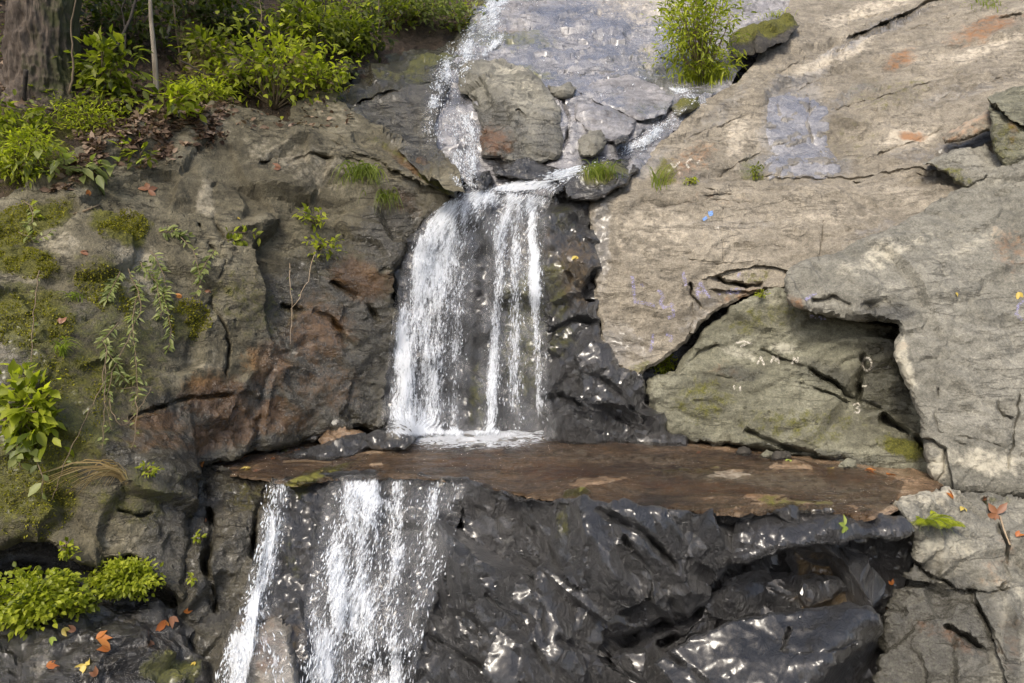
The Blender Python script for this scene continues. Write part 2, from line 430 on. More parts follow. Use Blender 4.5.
    o.data.set_sharp_from_angle(angle=R(sharp))
    o['_o'] = tuple(o.location)
    tag(o, label, cat, kind=kind)
    SURF.append((v, tri)); BVH[0] = None
    return o
def bvh():
    if BVH[0] is None:
        off = 0; vs_, fs_ = [], []
        for v, t in SURF:
            vs_.append(v); fs_.append(t + off); off += len(v)
        BVH[0] = BVHTree.FromPolygons(np.concatenate(vs_).tolist(), np.concatenate(fs_).tolist())
    return BVH[0]
def hit(px, py, off=0.0):
    d = Vector(rays(px, py)).normalized()
    loc, nrm, _, _ = bvh().ray_cast(Vector(CAM), d, 200)
    if loc is None: return None, None
    if nrm.dot(d) > 0: nrm = -nrm
    return np.array(loc - d * off), np.array(nrm)
def hitY(px, py, default=10.0):
    p, n = hit(px, py); return default if p is None else p[1]

# ================================================================== the rocks
UPR = (math.cos(R(20)), 0.2, math.sin(R(20)))      # run of the strata: up to the right
FLATX = (1, 0.1, 0.08)
NOF = None
# ---- forest bank (ground)
rock('forest_floor', 'soil', [(-420, -160), (560, -160), (500, -20), (486, 30), (446, 56), (390, 74), (345, 104), (300, 118), (280, 132), (240, 124), (170, 126), (100, 152), (60, 176), (0, 212), (-60, 235), (-420, 300)],
     [(-420, 300, 6.5), (-420, -160, 11), (-60, 235, 8.2), (0, 208, 8.7), (60, 174, 9.4), (100, 148, 9.9), (170, 122, 10.9), (240, 120, 11.6), (300, 112, 12.1), (345, 92, 12.7), (400, 50, 14.6), (474, 12, 17.0), (560, -160, 26),
      (-60, 0, 11.2), (100, 60, 11.4), (220, 80, 12.0), (230, 20, 13.2), (100, 0, 12.6), (330, 20, 14.6), (-60, -160, 16), (200, -160, 19)],
     step=4.0, fb=(0.16, 0.8), fine=0.05, th=0.4, seed=2, kind='structure', rd=0.0, blobs=[('m', 90, 130, 40, 20, 0, 0.8), ('m', 200, 100, 60, 20, 20, 0.6), ('m', 20, 150, 60, 40, 0, 0.7)])
# ---- upper streambed
rock('rock_slab', 'mauve', [(452, 62), (470, 20), (492, -60), (830, -60), (800, -5), (770, 30), (745, 60), (728, 92), (700, 112), (668, 138), (650, 160), (632, 178), (600, 196), (560, 196), (500, 192), (470, 188), (455, 170), (440, 150), (422, 140), (425, 112)],
     [(422, 140, 11.9), (455, 175, 11.3), (500, 190, 11.05), (560, 194, 11.05), (600, 190, 11.1), (650, 160, 11.6), (700, 110, 12.9), (740, 70, 13.9), (800, -5, 17.4), (830, -60, 21), (492, -60, 21), (480, 0, 17.2), (470, 40, 14.8), (455, 80, 13.4), (440, 120, 12.3), (560, 130, 12.0), (560, 90, 13.0), (600, 60, 14.2), (600, 20, 16.1), (680, 40, 15.3), (640, 110, 12.5)],
     facets=[(0.10, 0.9, 1.0, UPR, 0.35), (0.05, 2.2, 1.0, UPR, 0.4)], fb=(0.05, 1.0), strat=(0.06, 2.4, UPR), seed=3, th=0.5,
     cracks=[([(545, 47), (580, 53), (612, 48)], 1.5, 0.15), ([(606, 30), (640, 26), (662, 30)], 1.6, 0.2), ([(590, 64), (630, 66), (665, 58)], 1.4, 0.15), ([(560, 20), (590, 16), (620, 20)], 1.4, .15), ([(565, 72), (600, 76), (640, 70)], 1.4, .12), ([(650, 135), (660, 122), (672, 114)], 2, .2), ([(560, 100), (568, 120), (564, 150)], 2, .2), ([(625, 150), (640, 140), (660, 128)], 2, .2)],
     steps=[([(545, 58), (600, 60), (690, 46)], 12, 0.12), ([(540, 36), (600, 38), (660, 20)], 12, 0.14)],
     blobs=[('w', 600, 60, 90, 60, 0, 1.2), ('w', 470, 110, 60, 90, 0, 1.6), ('w', 600, 150, 90, 45, 0, 1.1), ('m', 510, 40, 50, 14, 0, 0.55), ('m', 520, 72, 45, 8, 5, 0.6), ('p', 640, 8, 60, 18, 0, 0.8), ('p', 650, 55, 14, 22, 0, 0.7), ('s', 505, 32, 26, 8, 0, 0.6), ('w', 700, 80, 18, 30, 0, 1)],
     label='wide wet mauve-grey rock slab carrying the upper stream down from the top edge', cat='rock slab')
rock('rock_slab', 'mauve', [(576, 102), (600, 105), (625, 112), (638, 121), (634, 134), (612, 146), (590, 138), (574, 120)],
     [(576, 102, 12.35), (600, 105, 12.2), (635, 122, 11.95), (612, 146, 11.55), (574, 120, 12.0)], facets=[(0.03, 2.0, 1, UPR, 0.4)], fb=(0.02, 1.5), th=0.4, seed=4, rd=0.2,
     blobs=[('w', 605, 120, 40, 24, 0, 0.5)], label='smooth pinkish-mauve rock slab tilted in the stream behind the grass tuft above the falls', cat='rock slab')
rock('rock_slab', 'mauve', [(578, 92), (600, 80), (628, 75), (655, 84), (672, 99), (664, 116), (640, 121), (606, 106)],
     [(578, 92, 12.9), (600, 80, 13.2), (655, 84, 13.0), (672, 99, 12.6), (640, 121, 12.05), (606, 106, 12.3)], facets=[(0.04, 1.6, 1, UPR, 0.3)], th=0.4, seed=5, rd=0.07, strat=(0.04, 3, UPR),
     blobs=[('w', 600, 100, 30, 14, 15, 0.9), ('w', 655, 112, 20, 12, 0, 0.8)], label='low tan-and-grey streaked rock slab in midstream left of the small side cascade', cat='rock slab')
rock('boulder', 'grey', [(458, 74), (465, 62), (480, 57), (503, 60), (526, 67), (540, 79), (552, 94), (560, 110), (558, 124), (563, 142), (559, 155), (548, 162), (520, 165), (504, 160), (484, 157), (478, 130), (476, 112), (470, 101), (463, 92)],
     [(458, 74, 13.1), (480, 57, 13.5), (503, 60, 13.3), (540, 79, 12.7), (560, 110, 12.1), (559, 155, 11.5), (484, 157, 11.45), (478, 114, 12.1), (464, 84, 12.9), (500, 95, 12.1), (520, 130, 11.65), (484, 80, 12.6), (472, 98, 12.5)],
     facets=[(0.10, 1.1, 1.0, None, 1), (0.03, 3, 1, None, 1)], fb=(0.05, 1.4), seed=6, th=0.9, rd=0.12, rnd=6,
     cracks=[([(518, 112), (526, 118), (538, 112)], 2, 0.12), ([(462, 86), (470, 91), (475, 102)], 3, 0.3)],
     blobs=[('s', 495, 140, 22, 24, 0, 0.8), ('w', 492, 135, 34, 40, 0, 0.9), ('w', 545, 140, 20, 30, 0, 0.6), ('p', 510, 90, 30, 18, 20, 0.5), ('p', 515, 66, 28, 6, 10, 0.6)],
     label='large pale grey-brown boulder splitting the stream above the main waterfall', cat='boulder')
for i, (ol, Yc, mt, lab) in enumerate([
    ([(548, 84), (560, 86), (570, 85), (577, 88), (572, 96), (562, 98), (552, 94)], 12.7, 'grey', 'small square grey stone in the stream just right of the big boulder'),
    ([(578, 140), (590, 131), (602, 128), (606, 134), (604, 150), (592, 158), (580, 156)], 11.5, 'grey', 'tan wedge-shaped stone standing in the stream below the mauve slab'),
    ([(612, 139), (622, 135), (628, 136), (628, 141), (616, 146)], 11.4, 'bed', 'thin dark flat stone lying in the stream below the mauve slab'),
    ([(506, 160), (520, 154), (545, 163), (560, 168), (566, 178), (552, 184), (530, 182), (508, 178), (496, 176), (494, 166)], 11.1, 'bed', 'low dark wet stone at the foot of the big boulder above the falls'),
    ([(562, 186), (572, 172), (590, 163), (612, 158), (634, 160), (640, 170), (626, 184), (604, 198), (582, 200), (566, 198)], 10.95, 'bed', 'dark mossy stone mound with grass growing on it beside the lip of the falls'),
    ([(554, 184), (562, 182), (566, 190), (560, 196), (552, 194)], 10.85, 'bed', 'little black stone breaking the white water on the lip'),
    ([(471, 176), (490, 170), (494, 180), (484, 192), (472, 192)], 10.95, 'bed', 'dark stone under the upper cascade at the left of the lip'),
    ([(672, 108), (684, 100), (696, 100), (698, 106), (688, 114), (678, 118)], 12.4, 'green', 'mossy round stone beside the small side cascade'),
    ([(508, 36), (520, 33), (526, 38), (522, 44), (510, 43)], 15.4, 'bed', 'round dark stone in the shallow stream near the top cascade')]):
    c = np.mean(ol, 0)
    ct = [(x, y, Yc - (y - c[1]) * 0.012 + (0.12 if y < c[1] else -0.05)) for x, y in ol] + [(c[0], c[1], Yc - 0.22)]
    rock('stone', mt, ol, ct, step=1.8, wob=0.8, rnd=4, rd=0.1, th=0.35, facets=[(0.06, 2.6, 1.0, None, 1)], fb=(0.03, 2), seed=10 + i, label=lab, cat='stone',
         blobs=[('w', c[0], c[1], 60, 40, 0, 1.0 if mt == 'bed' else 0.3), ('m', c[0], c[1] - 6, 30, 10, 0, 0.8 if 'mossy' in lab else 0)])
# ---- upper left wet slabs
rock('rock_slab', 'brown', [(322, 106), (345, 92), (352, 74), (368, 60), (400, 52), (440, 44), (462, 30), (474, 16), (500, 14), (498, 45), (478, 66), (452, 80), (444, 100), (434, 130), (440, 150), (452, 170), (466, 194), (446, 190), (420, 170), (372, 130), (345, 118)],
     [(322, 106, 12.3), (345, 92, 12.7), (352, 74, 13.3), (400, 52, 14.6), (474, 16, 17.0), (500, 14, 17.3), (498, 45, 15.0), (440, 100, 12.6), (424, 150, 11.45), (372, 130, 11.8), (400, 90, 12.9), (395, 92, 12.75)],
     facets=[(0.14, 1.0, 1.0, None, 1), (0.05, 2.5, 1, UPR, 0.4)], seed=21, th=0.5, steps=[([(325, 108), (370, 98), (400, 90), (436, 84)], 14, 0.25)], cracks=[([(360, 104), (400, 92), (430, 84)], 2.5, 0.25)],
     blobs=[('w', 400, 100, 80, 60, 0, 1.2), ('m', 440, 62, 50, 8, -20, 0.7), ('m', 400, 80, 40, 6, 0, 0.5)], label='dark olive wet rock slabs stepping down left of the upper cascade', cat='rock slab')
rock('boulder', 'brown', [(288, 120), (296, 104), (312, 90), (335, 93), (350, 108), (372, 121), (395, 134), (415, 149), (432, 164), (448, 179), (462, 190), (458, 198), (445, 194), (430, 188), (400, 174), (375, 161), (350, 152), (318, 138)],
     [(288, 120, 11.4), (312, 90, 12.2), (350, 108, 11.9), (395, 134, 11.4), (448, 179, 10.75), (462, 190, 10.7), (430, 188, 10.55), (375, 161, 10.85), (318, 138, 11.0), (345, 128, 11.25)],
     facets=[(0.10, 1.1, 1, (0.8, -0.2, -0.5), 0.4)], seed=22, th=0.7, rd=0.11, rnd=4, blobs=[('s', 415, 165, 40, 9, 38, 0.9), ('m', 440, 185, 26, 7, 38, 0.9), ('w', 425, 165, 60, 20, 38, 0.6), ('p', 335, 112, 40, 12, 25, 0.45), ('m', 395, 148, 40, 6, 38, 0.5)],
     cracks=[([(316, 128), (345, 138), (380, 150)], 1.5, 0.1)], label='long mossy olive boulder slanting down towards the lip of the main waterfall', cat='boulder')
# ---- left cliff
rock('cliff', 'brown', [(-260, 270), (-40, 205), (0, 196), (40, 180), (80, 150), (120, 124), (170, 112), (215, 108), (245, 112), (280, 122), (320, 136), (350, 150), (375, 159), (400, 172), (430, 187), (450, 198), (448, 208), (430, 217), (412, 236), (398, 262), (392, 290), (402, 320), (396, 352), (388, 400), (386, 430), (330, 432), (300, 443), (250, 455), (202, 466), (190, 482), (184, 520), (188, 560), (184, 606), (173, 592), (160, 586), (147, 568), (130, 559), (97, 566), (80, 566), (63, 555), (40, 535), (20, 538), (0, 547), (-40, 560), (-260, 640)],
     [(-260, 270, 7.0), (-260, 640, 5.2), (-40, 205, 8.3), (-40, 560, 6.2), (0, 196, 8.7), (0, 350, 7.3), (0, 547, 6.4), (80, 565, 6.5), (184, 606, 6.75), (185, 480, 7.7), (202, 466, 8.1), (300, 440, 9.3), (386, 430, 9.85), (396, 350, 10.15), (392, 290, 10.3), (450, 198, 10.85), (320, 136, 11.1), (256, 116, 11.1), (170, 112, 10.7), (80, 150, 9.6), (100, 350, 7.75), (200, 350, 8.5), (300, 350, 9.35), (100, 250, 8.3), (200, 250, 9.1), (300, 250, 9.9), (150, 480, 7.15), (200, 180, 9.9), (300, 180, 10.45), (400, 225, 10.6), (100, 470, 7.0), (380, 270, 10.2), (260, 205, 9.95), (200, 300, 8.65), (265, 400, 8.95)],
     step=2.3, facets=[(0.17, 0.65, 1.0, None, 1), (0.07, 1.5, 1.2, None, 1), (0.025, 3.6, 1.2, UPR, 0.6)], fb=(0.05, 0.8), fine=0.014, chip=0.018, seed=23, th=1.0, rd=0.12, rnd=7,
     cracks=[([(262, 165), (300, 158), (330, 160), (360, 165)], 2.5, 0.14), ([(200, 225), (225, 262), (215, 300), (232, 345), (225, 375)], 2.0, 0.10), ([(130, 420), (180, 400), (230, 395)], 2.5, 0.12), ([(215, 180), (206, 200), (216, 226), (226, 244)], 3, 0.12), ([(118, 510), (140, 517), (150, 513)], 2, 0.12), ([(335, 280), (365, 300), (380, 320)], 3, 0.15), ([(290, 300), (330, 315), (350, 340)], 3, 0.12)],
     steps=[([(180, 232), (240, 246), (300, 262), (345, 278), (390, 292)], 14, 0.10)],
     blobs=[('m', 25, 225, 46, 20, -25, 1.1), ('m', 20, 262, 40, 16, 10, 1.0), ('m', 122, 226, 30, 18, 0, 1.1), ('m', 30, 320, 50, 34, 0, 0.95), ('m', 70, 390, 70, 60, 0, 0.62), ('m', 30, 480, 60, 60, 0, 0.75), ('m', 190, 320, 26, 26, 0, 0.6), ('m', 110, 290, 50, 30, 30, 0.6), ('m', 130, 500, 50, 30, 0, 0.5), ('m', 120, 350, 60, 60, 0, 0.55), ('m', 250, 300, 60, 40, 20, 0.42), ('s', 250, 425, 70, 18, -12, 0.9), ('s', 150, 450, 50, 14, 0, 0.7), ('s', 330, 390, 40, 30, 0, 0.6), ('w', 330, 300, 60, 60, 0, 0.9), ('m', 60, 440, 70, 40, 0, 0.7),
            ('s', 215, 400, 40, 26, 10, 1.0), ('s', 275, 410, 14, 10, 0, 1.5), ('s', 200, 440, 16, 16, 0, 1.1), ('s', 360, 275, 34, 22, 30, 1.0), ('s', 320, 330, 36, 40, 0, 0.8), ('s', 150, 425, 36, 16, 0, 0.9), ('s', 270, 365, 30, 30, 0, 0.8), ('s', 400, 200, 30, 10, 20, 0.6),
            ('w', 340, 370, 70, 80, 0, 1.3), ('w', 220, 430, 120, 40, -15, 1.3), ('w', 400, 230, 40, 40, 0, 1.0), ('w', 60, 430, 80, 40, 0, 0.6), ('w', 170, 530, 30, 60, 0, 1.1), ('w', 20, 400, 40, 120, 0, 0.6), ('w', 130, 320, 90, 60, 0, 0.5),
            ('p', 140, 265, 30, 24, 20, 1.2), ('p', 208, 200, 8, 26, -12, 0.85), ('p', 5, 350, 14, 26, 0, 1.0), ('p', 300, 165, 70, 22, 15, 0.55), ('p', 60, 250, 30, 16, 0, 0.6), ('p', 200, 130, 60, 14, 5, 0.45), ('p', 130, 545, 50, 12, 8, 0.5), ('p', 30, 275, 20, 12, 0, .7), ('p', 210, 370, 22, 24, 0, 0.5)],
     label='tall brown rock face with moss and rust stains filling the left side of the gorge', cat='rock')
# ---- wall behind the main falls, and the dark wall right of it
rock('rock_outcrop', 'black', [(380, 440), (388, 395), (394, 350), (396, 300), (392, 270), (406, 240), (430, 214), (450, 200), (470, 190), (500, 185), (560, 190), (572, 240), (566, 300), (566, 360), (566, 442)],
     [(380, 440, 10.05), (394, 350, 10.35), (392, 270, 10.55), (450, 200, 10.95), (500, 187, 11.0), (560, 190, 11.0), (566, 300, 10.6), (566, 442, 10.15), (475, 300, 10.55), (475, 435, 10.2), (475, 215, 10.75), (430, 250, 10.6)],
     facets=[(0.12, 1.3, 1, None, 1), (0.06, 3, 1, None, 1)], flute=(0.07, 2.4), seed=24, th=0.5, rd=0.1, blobs=[('w', 475, 320, 140, 180, 0, 1.5), ('m', 525, 330, 30, 90, 0, 0.55), ('m', 480, 400, 14, 40, 0, 0.5), ('s', 520, 250, 30, 40, 0, 0.5)],
     label='black wet rock wall directly behind the main waterfall', cat='rock')
rock('rock_outcrop', 'black', [(545, 198), (562, 192), (592, 196), (597, 230), (596, 262), (600, 300), (603, 345), (620, 368), (644, 372), (652, 395), (658, 415), (674, 432), (694, 442), (690, 450), (600, 446), (543, 440), (540, 380), (544, 300)],
     [(545, 198, 10.95), (570, 193, 10.95), (592, 196, 10.9), (597, 262, 10.4), (603, 345, 9.95), (644, 372, 9.75), (658, 415, 9.72), (694, 442, 9.62), (690, 450, 9.5), (600, 446, 9.6), (543, 440, 9.9), (544, 300, 10.45), (570, 260, 10.4), (580, 340, 10.0), (600, 400, 9.75), (560, 400, 10.0), (635, 420, 9.65)],
     facets=[(0.20, 1.4, 1.3, None, 1), (0.10, 3.2, 1.4, None, 1)], fb=(0.03, 1.5), fine=0.01, warp=0.08, sharp=22, seed=25, th=0.6, rd=0.1,
     cracks=[([(545, 330), (575, 318), (596, 322)], 3, 0.15), ([(560, 395), (600, 410), (650, 432)], 3, 0.15), ([(590, 370), (620, 395), (640, 420)], 3, .15)],
     blobs=[('s', 575, 270, 24, 40, 0, 0.7), ('s', 560, 260, 20, 40, 0, 0.5), ('w', 600, 320, 110, 150, 0, 1.3), ('m', 555, 290, 20, 40, 0, 0.5), ('m', 560, 340, 20, 20, 0, 0.5), ('p', 585, 205, 14, 16, 0, 0.35), ('m', 560, 215, 20, 20, 0, 0.4)],
     label='jagged dark wet rock wall between the main waterfall and the tan slab', cat='rock')
# ---- right-hand slabs
rock('rock_slab', 'tan', [(598, 200), (622, 182), (640, 164), (662, 142), (690, 112), (706, 98), (736, 84), (752, 66), (768, 42), (790, 6), (815, -60), (1090, -60), (1090, 165), (1024, 168), (988, 178), (960, 192), (900, 198), (860, 196), (760, 192), (700, 194), (650, 198)],
     [(598, 200, 10.95), (640, 164, 11.35), (690, 112, 12.3), (736, 84, 13.1), (768, 42, 14.6), (815, -60, 20.5), (1090, -60, 17), (1090, 165, 9.9), (988, 178, 10.35), (960, 190, 10.55), (860, 194, 10.85), (760, 190, 10.98), (650, 196, 10.95), (760, 120, 12.3), (900, 120, 12.1), (1000, 100, 12.0), (900, 40, 14.4), (1024, 20, 14.0), (820, 60, 14.0), (700, 150, 11.7)],
     facets=[(0.11, 0.7, 1.0, UPR, 0.3), (0.05, 1.7, 1.0, UPR, 0.25)], fb=(0.06, 0.8), strat=(0.045, 1.8, UPR), seed=26, th=0.6, rd=0.07,
     cracks=[([(776, 73), (810, 58), (848, 45)], 1.6, 0.18), ([(850, 38), (880, 26), (910, 14), (945, -2)], 2.6, 0.35), ([(826, 25), (860, 16), (885, 14)], 1.5, 0.15), ([(855, 183), (900, 179), (925, 178)], 1.6, 0.2), ([(808, 96), (812, 120), (812, 140), (826, 150)], 1.3, 0.1), ([(780, 97), (785, 112)], 1.5, .1), ([(1000, 24), (1012, 20), (1030, 22)], 4, 0.4), ([(870, 78), (900, 66), (960, 48)], 1.5, .1), ([(690, 138), (740, 114), (790, 92), (850, 66)], 1.4, 0.12), ([(880, 152), (915, 140), (945, 126)], 1.5, .14), ([(818, 112), (880, 96), (930, 82)], 1.3, 0.1), ([(930, 100), (975, 84), (1000, 76)], 1.5, .12), ([(880, 40), (940, 22), (1000, 4)], 1.4, .12), ([(720, 172), (760, 150), (790, 140)], 1.3, .1)],
     steps=[([(700, 150), (770, 118), (860, 90), (960, 62), (1060, 40)], 25, 0.12), ([(760, 75), (850, 40), (950, 0)], 22, 0.15), ([(890, 92), (930, 80), (990, 70)], 18, 0.18), ([(768, 176), (860, 176), (925, 172)], 20, -0.06)],
     blobs=[('w', 795, 125, 28, 45, 0, 1.3), ('w', 800, 165, 50, 12, 0, 1.1), ('w', 870, 32, 60, 6, -26, 0.8), ('w', 800, 80, 30, 6, -20, .8), ('p', 835, 55, 50, 10, -24, 0.9), ('p', 905, 135, 30, 8, -10, 0.9), ('p', 740, 135, 14, 24, 10, 0.9), ('p', 975, 52, 50, 7, -15, 0.7), ('s', 985, 30, 40, 12, -15, 0.7), ('s', 900, 60, 20, 8, -15, 0.7), ('s', 910, 134, 14, 5, -10, 0.9), ('m', 755, 172, 20, 12, 60, 0.5), ('m', 665, 172, 10, 18, 0, 0.7), ('m', 690, 180, 10, 8, 0, 0.6),
            ('m', 890, 90, 70, 25, -10, 0.33), ('s', 690, 160, 40, 20, -30, 0.5), ('w', 650, 165, 30, 8, -45, 0.7), ('m', 850, 140, 50, 40, 0, 0.30), ('p', 870, 10, 60, 8, -20, .7), ('w', 720, 110, 50, 10, -40, 0.5), ('w', 930, 150, 60, 10, -8, 0.45), ('w', 960, 90, 60, 8, -15, 0.45), ('w', 840, 100, 60, 7, -24, 0.5), ('w', 690, 172, 40, 8, 0, 0.45)],
     label='huge tan rock slab with slanting strata rising to the top right corner', cat='rock slab')
rock('rock_slab', 'tan', [(590, 202), (600, 197), (650, 190), (700, 185), (760, 181), (860, 187), (955, 185), (975, 180), (960, 200), (935, 215), (900, 232), (850, 250), (830, 268), (795, 274), (786, 290), (766, 290), (745, 297), (725, 307), (702, 326), (682, 346), (668, 358), (650, 368), (638, 376), (616, 366), (601, 345), (596, 300), (593, 250)],
     [(590, 202, 10.9), (650, 190, 10.98), (760, 181, 10.98), (860, 187, 10.8), (955, 185, 10.4), (960, 200, 10.2), (900, 232, 9.95), (830, 268, 9.75), (786, 290, 9.72), (745, 297, 9.8), (702, 326, 9.8), (668, 358, 9.72), (638, 376, 9.72), (601, 345, 9.95), (596, 300, 10.2), (593, 250, 10.5), (700, 240, 10.35), (800, 220, 10.4), (680, 300, 9.98), (640, 320, 9.95)],
     facets=[(0.06, 0.8, 1.0, FLATX, 0.25), (0.03, 2.2, 1.0, FLATX, 0.2)], fb=(0.05, 0.8), strat=(0.03, 1.9, FLATX), seed=27, th=0.6, rd=0.09, rnd=4,
     cracks=[([(690, 285), (692, 296), (700, 306)], 1.8, 0.15), ([(718, 279), (728, 284), (742, 286), (760, 284)], 2.4, 0.3), ([(690, 262), (720, 266), (760, 262)], 1.2, 0.06), ([(693, 298), (694, 320), (688, 336)], 1.2, .08), ([(722, 210), (722, 262)], 1.0, 0.05), ([(695, 188), (722, 194), (745, 197)], 1.5, 0.1), ([(660, 206), (720, 202), (770, 206)], 1.3, .06), ([(820, 255), (823, 222)], 1.0, .06)],
     steps=[([(716, 291), (760, 290)], 6, -0.12), ([(716, 276), (730, 270), (762, 266), (788, 270)], 14, -0.10), ([(662, 380), (690, 352), (740, 306), (790, 285)], 8, -0.05)],
     blobs=[('p', 650, 230, 60, 40, 0, 0.4), ('s', 740, 296, 26, 5, -25, 0.7), ('s', 620, 262, 30, 30, 0, 0.25), ('w', 600, 230, 10, 60, 0, 0.9), ('m', 752, 278, 30, 9, -10, 0.4), ('w', 612, 352, 16, 20, 30, 0.7), ('m', 640, 366, 16, 6, -20, .6), ('p', 840, 215, 60, 12, -8, .4), ('w', 625, 345, 40, 26, 30, 0.5), ('w', 700, 315, 30, 14, -40, 0.5), ('w', 740, 225, 80, 6, 0, 0.4), ('w', 870, 235, 50, 8, -20, 0.45), ('s', 720, 200, 60, 8, 0, 0.35)],
     label='broad flat tan rock slab with a diagonal crack right of the main waterfall', cat='rock slab')
rock('rock_block', 'green', [(676, 372), (690, 348), (706, 328), (728, 309), (748, 299), (768, 292), (786, 288), (800, 300), (850, 316), (905, 330), (935, 400), (945, 470), (940, 478), (900, 474), (860, 468), (820, 464), (760, 456), (720, 449), (694, 446), (672, 436), (654, 414), (650, 396), (648, 382), (660, 376)],
     [(676, 372, 9.72), (706, 328, 9.85), (748, 299, 9.88), (786, 288, 9.85), (850, 316, 9.55), (905, 330, 9.45), (935, 400, 9.2), (945, 470, 8.62), (900, 474, 8.5), (860, 468, 8.7), (820, 464, 8.85), (760, 456, 9.15), (720, 449, 9.4), (672, 436, 9.62), (650, 390, 9.72), (760, 350, 9.55), (820, 360, 9.4), (760, 420, 9.25), (840, 430, 8.95), (885, 400, 9.2), (880, 350, 9.4), (870, 445, 8.75), (905, 440, 8.85)],
     facets=[(0.08, 1.0, 1.0, FLATX, 0.4), (0.04, 2.4, 1.0, FLATX, 0.4)], fb=(0.06, 1.0), strat=(0.045, 2.4, FLATX), seed=28, th=0.8, rd=0.2,
     cracks=[([(762, 349), (800, 366), (835, 386), (855, 398), (880, 408)], 2.5, 0.14), ([(720, 376), (742, 381)], 1.6, 0.12), ([(700, 444), (740, 448), (800, 457), (850, 462)], 3, 0.2), ([(748, 432), (770, 440), (790, 450), (815, 455)], 3, .15), ([(860, 340), (862, 380), (858, 408)], 3, 0.2), ([(800, 385), (840, 400), (864, 405)], 2, .1), ([(870, 330), (893, 336)], 5, .3), ([(884, 418), (915, 440), (925, 455)], 4, .25), ([(680, 374), (700, 352), (716, 346)], 2, .08)],
     steps=[([(860, 405), (885, 412), (915, 430)], 16, 0.18)],
     blobs=[('w', 890, 375, 34, 45, 10, 1.0), ('w', 760, 452, 110, 8, 5, 1.2), ('m', 760, 320, 60, 14, -10, 0.4), ('m', 800, 425, 80, 25, 0, 0.42), ('m', 700, 400, 40, 30, 0, 0.45), ('w', 740, 372, 24, 10, 0, 0.8), ('s', 726, 370, 24, 18, 0, 0.4), ('m', 905, 450, 30, 10, 20, 0.8), ('p', 785, 345, 14, 6, 10, 0.8), ('p', 740, 350, 22, 6, 20, 0.6), ('w', 825, 375, 40, 14, 20, .6), ('p', 770, 305, 30, 10, -5, 0.5)],
     label='green-grey blocky rock with chalk marks beneath the overhanging boulder', cat='rock')
rock('boulder', 'grey', [(784, 286), (788, 272), (806, 262), (830, 257), (860, 241), (900, 223), (935, 206), (960, 188), (985, 174), (1024, 162), (1080, 152), (1080, 505), (1030, 498), (1010, 495), (985, 491), (942, 489), (932, 470), (926, 440), (916, 405), (902, 372), (894, 354), (898, 337), (899, 324), (876, 319), (840, 316), (815, 313), (800, 309), (788, 301)],
     [(784, 286, 9.3), (830, 257, 9.6), (900, 223, 9.85), (960, 188, 10.15), (1024, 162, 10.0), (1080, 152, 9.9), (1080, 505, 7.3), (1010, 495, 7.65), (942, 489, 7.85), (926, 440, 8.1), (894, 354, 8.6), (899, 324, 8.75), (840, 316, 9.0), (800, 309, 9.15), (950, 300, 8.85), (1000, 400, 8.15), (860, 280, 9.1), (1040, 300, 8.7), (940, 380, 8.3), (960, 440, 7.95)],
     facets=[(0.07, 0.8, 1.0, None, 1), (0.025, 2.6, 1, None, 1)], fb=(0.06, 0.9), fine=0.014, seed=29, th=0.9, rd=0.14, rnd=7,
     cracks=[([(938, 390), (934, 415), (938, 432), (960, 444)], 1.4, 0.08), ([(1022, 380), (1015, 420), (1008, 452), (1006, 470)], 1.5, 0.12), ([(960, 438), (985, 442), (1008, 452)], 1.5, 0.08), ([(930, 440), (945, 450), (940, 488)], 1.5, .1), ([(996, 404), (1008, 420)], 2, .08), ([(812, 302), (835, 300), (850, 306)], 2.5, 0.1), ([(865, 306), (885, 300), (897, 310)], 5, 0.2)],
     steps=[([(926, 436), (946, 452), (950, 489)], 12, -0.08), ([(790, 276), (800, 296), (812, 312)], 10, 0.06)],
     blobs=[('p', 880, 256, 50, 10, -20, 0.7), ('p', 970, 250, 60, 10, -25, 0.5), ('p', 985, 462, 40, 12, 10, 0.9), ('p', 905, 365, 9, 30, -18, 0.9), ('w', 885, 312, 26, 10, 10, 1.0), ('s', 1010, 250, 26, 30, 0, 0.45), ('s', 795, 302, 12, 6, 20, 0.6), ('p', 940, 470, 8, 20, 0, 0.9), ('s', 900, 350, 12, 8, 0, 0.4)],
     label='big smooth grey overhanging boulder at the right edge above the ledge', cat='boulder')
rock('stone', 'green', [(986, 97), (1000, 90), (1024, 83), (1080, 72), (1080, 178), (1024, 162), (1006, 168), (996, 150), (991, 130)],
     [(986, 97, 10.6), (1000, 90, 11.0), (1080, 72, 10.8), (1080, 178, 9.9), (1006, 168, 10.1), (991, 130, 10.35), (1004, 112, 10.25), (1024, 125, 10.15)], facets=[(0.05, 2, 1, None, 1)], seed=30, th=0.6, rd=0.1, step=2,
     steps=[([(987, 98), (1003, 112), (1024, 125), (1060, 140)], 14, -0.15)], cracks=[([(987, 98), (1003, 112), (1024, 124)], 1.2, 0.05)],
     blobs=[('m', 1005, 140, 24, 30, 0, 0.4), ('s', 1012, 130, 6, 18, 0, .6)], label='upright dark olive slab of stone standing on edge at the right margin', cat='stone')
rock('stone', 'tan', [(942, 137), (960, 126), (988, 110), (993, 118), (994, 128), (975, 136), (958, 142), (944, 143)],
     [(942, 137, 10.95), (988, 110, 11.0), (994, 128, 10.7), (958, 142, 10.75), (970, 128, 10.75)], facets=[(0.03, 2.5, 1, UPR, 0.3)], seed=31, th=0.4, rd=0.08, step=1.9, blobs=[('s', 965, 130, 40, 14, -25, 0.55), ('p', 970, 124, 30, 8, -25, 0.7)],  # stain and pale blobs put warm sunlight into the stone's colour
     label='orange-tan wedge of stone, coloured as if sunlit, beside the upright dark slab', cat='stone')
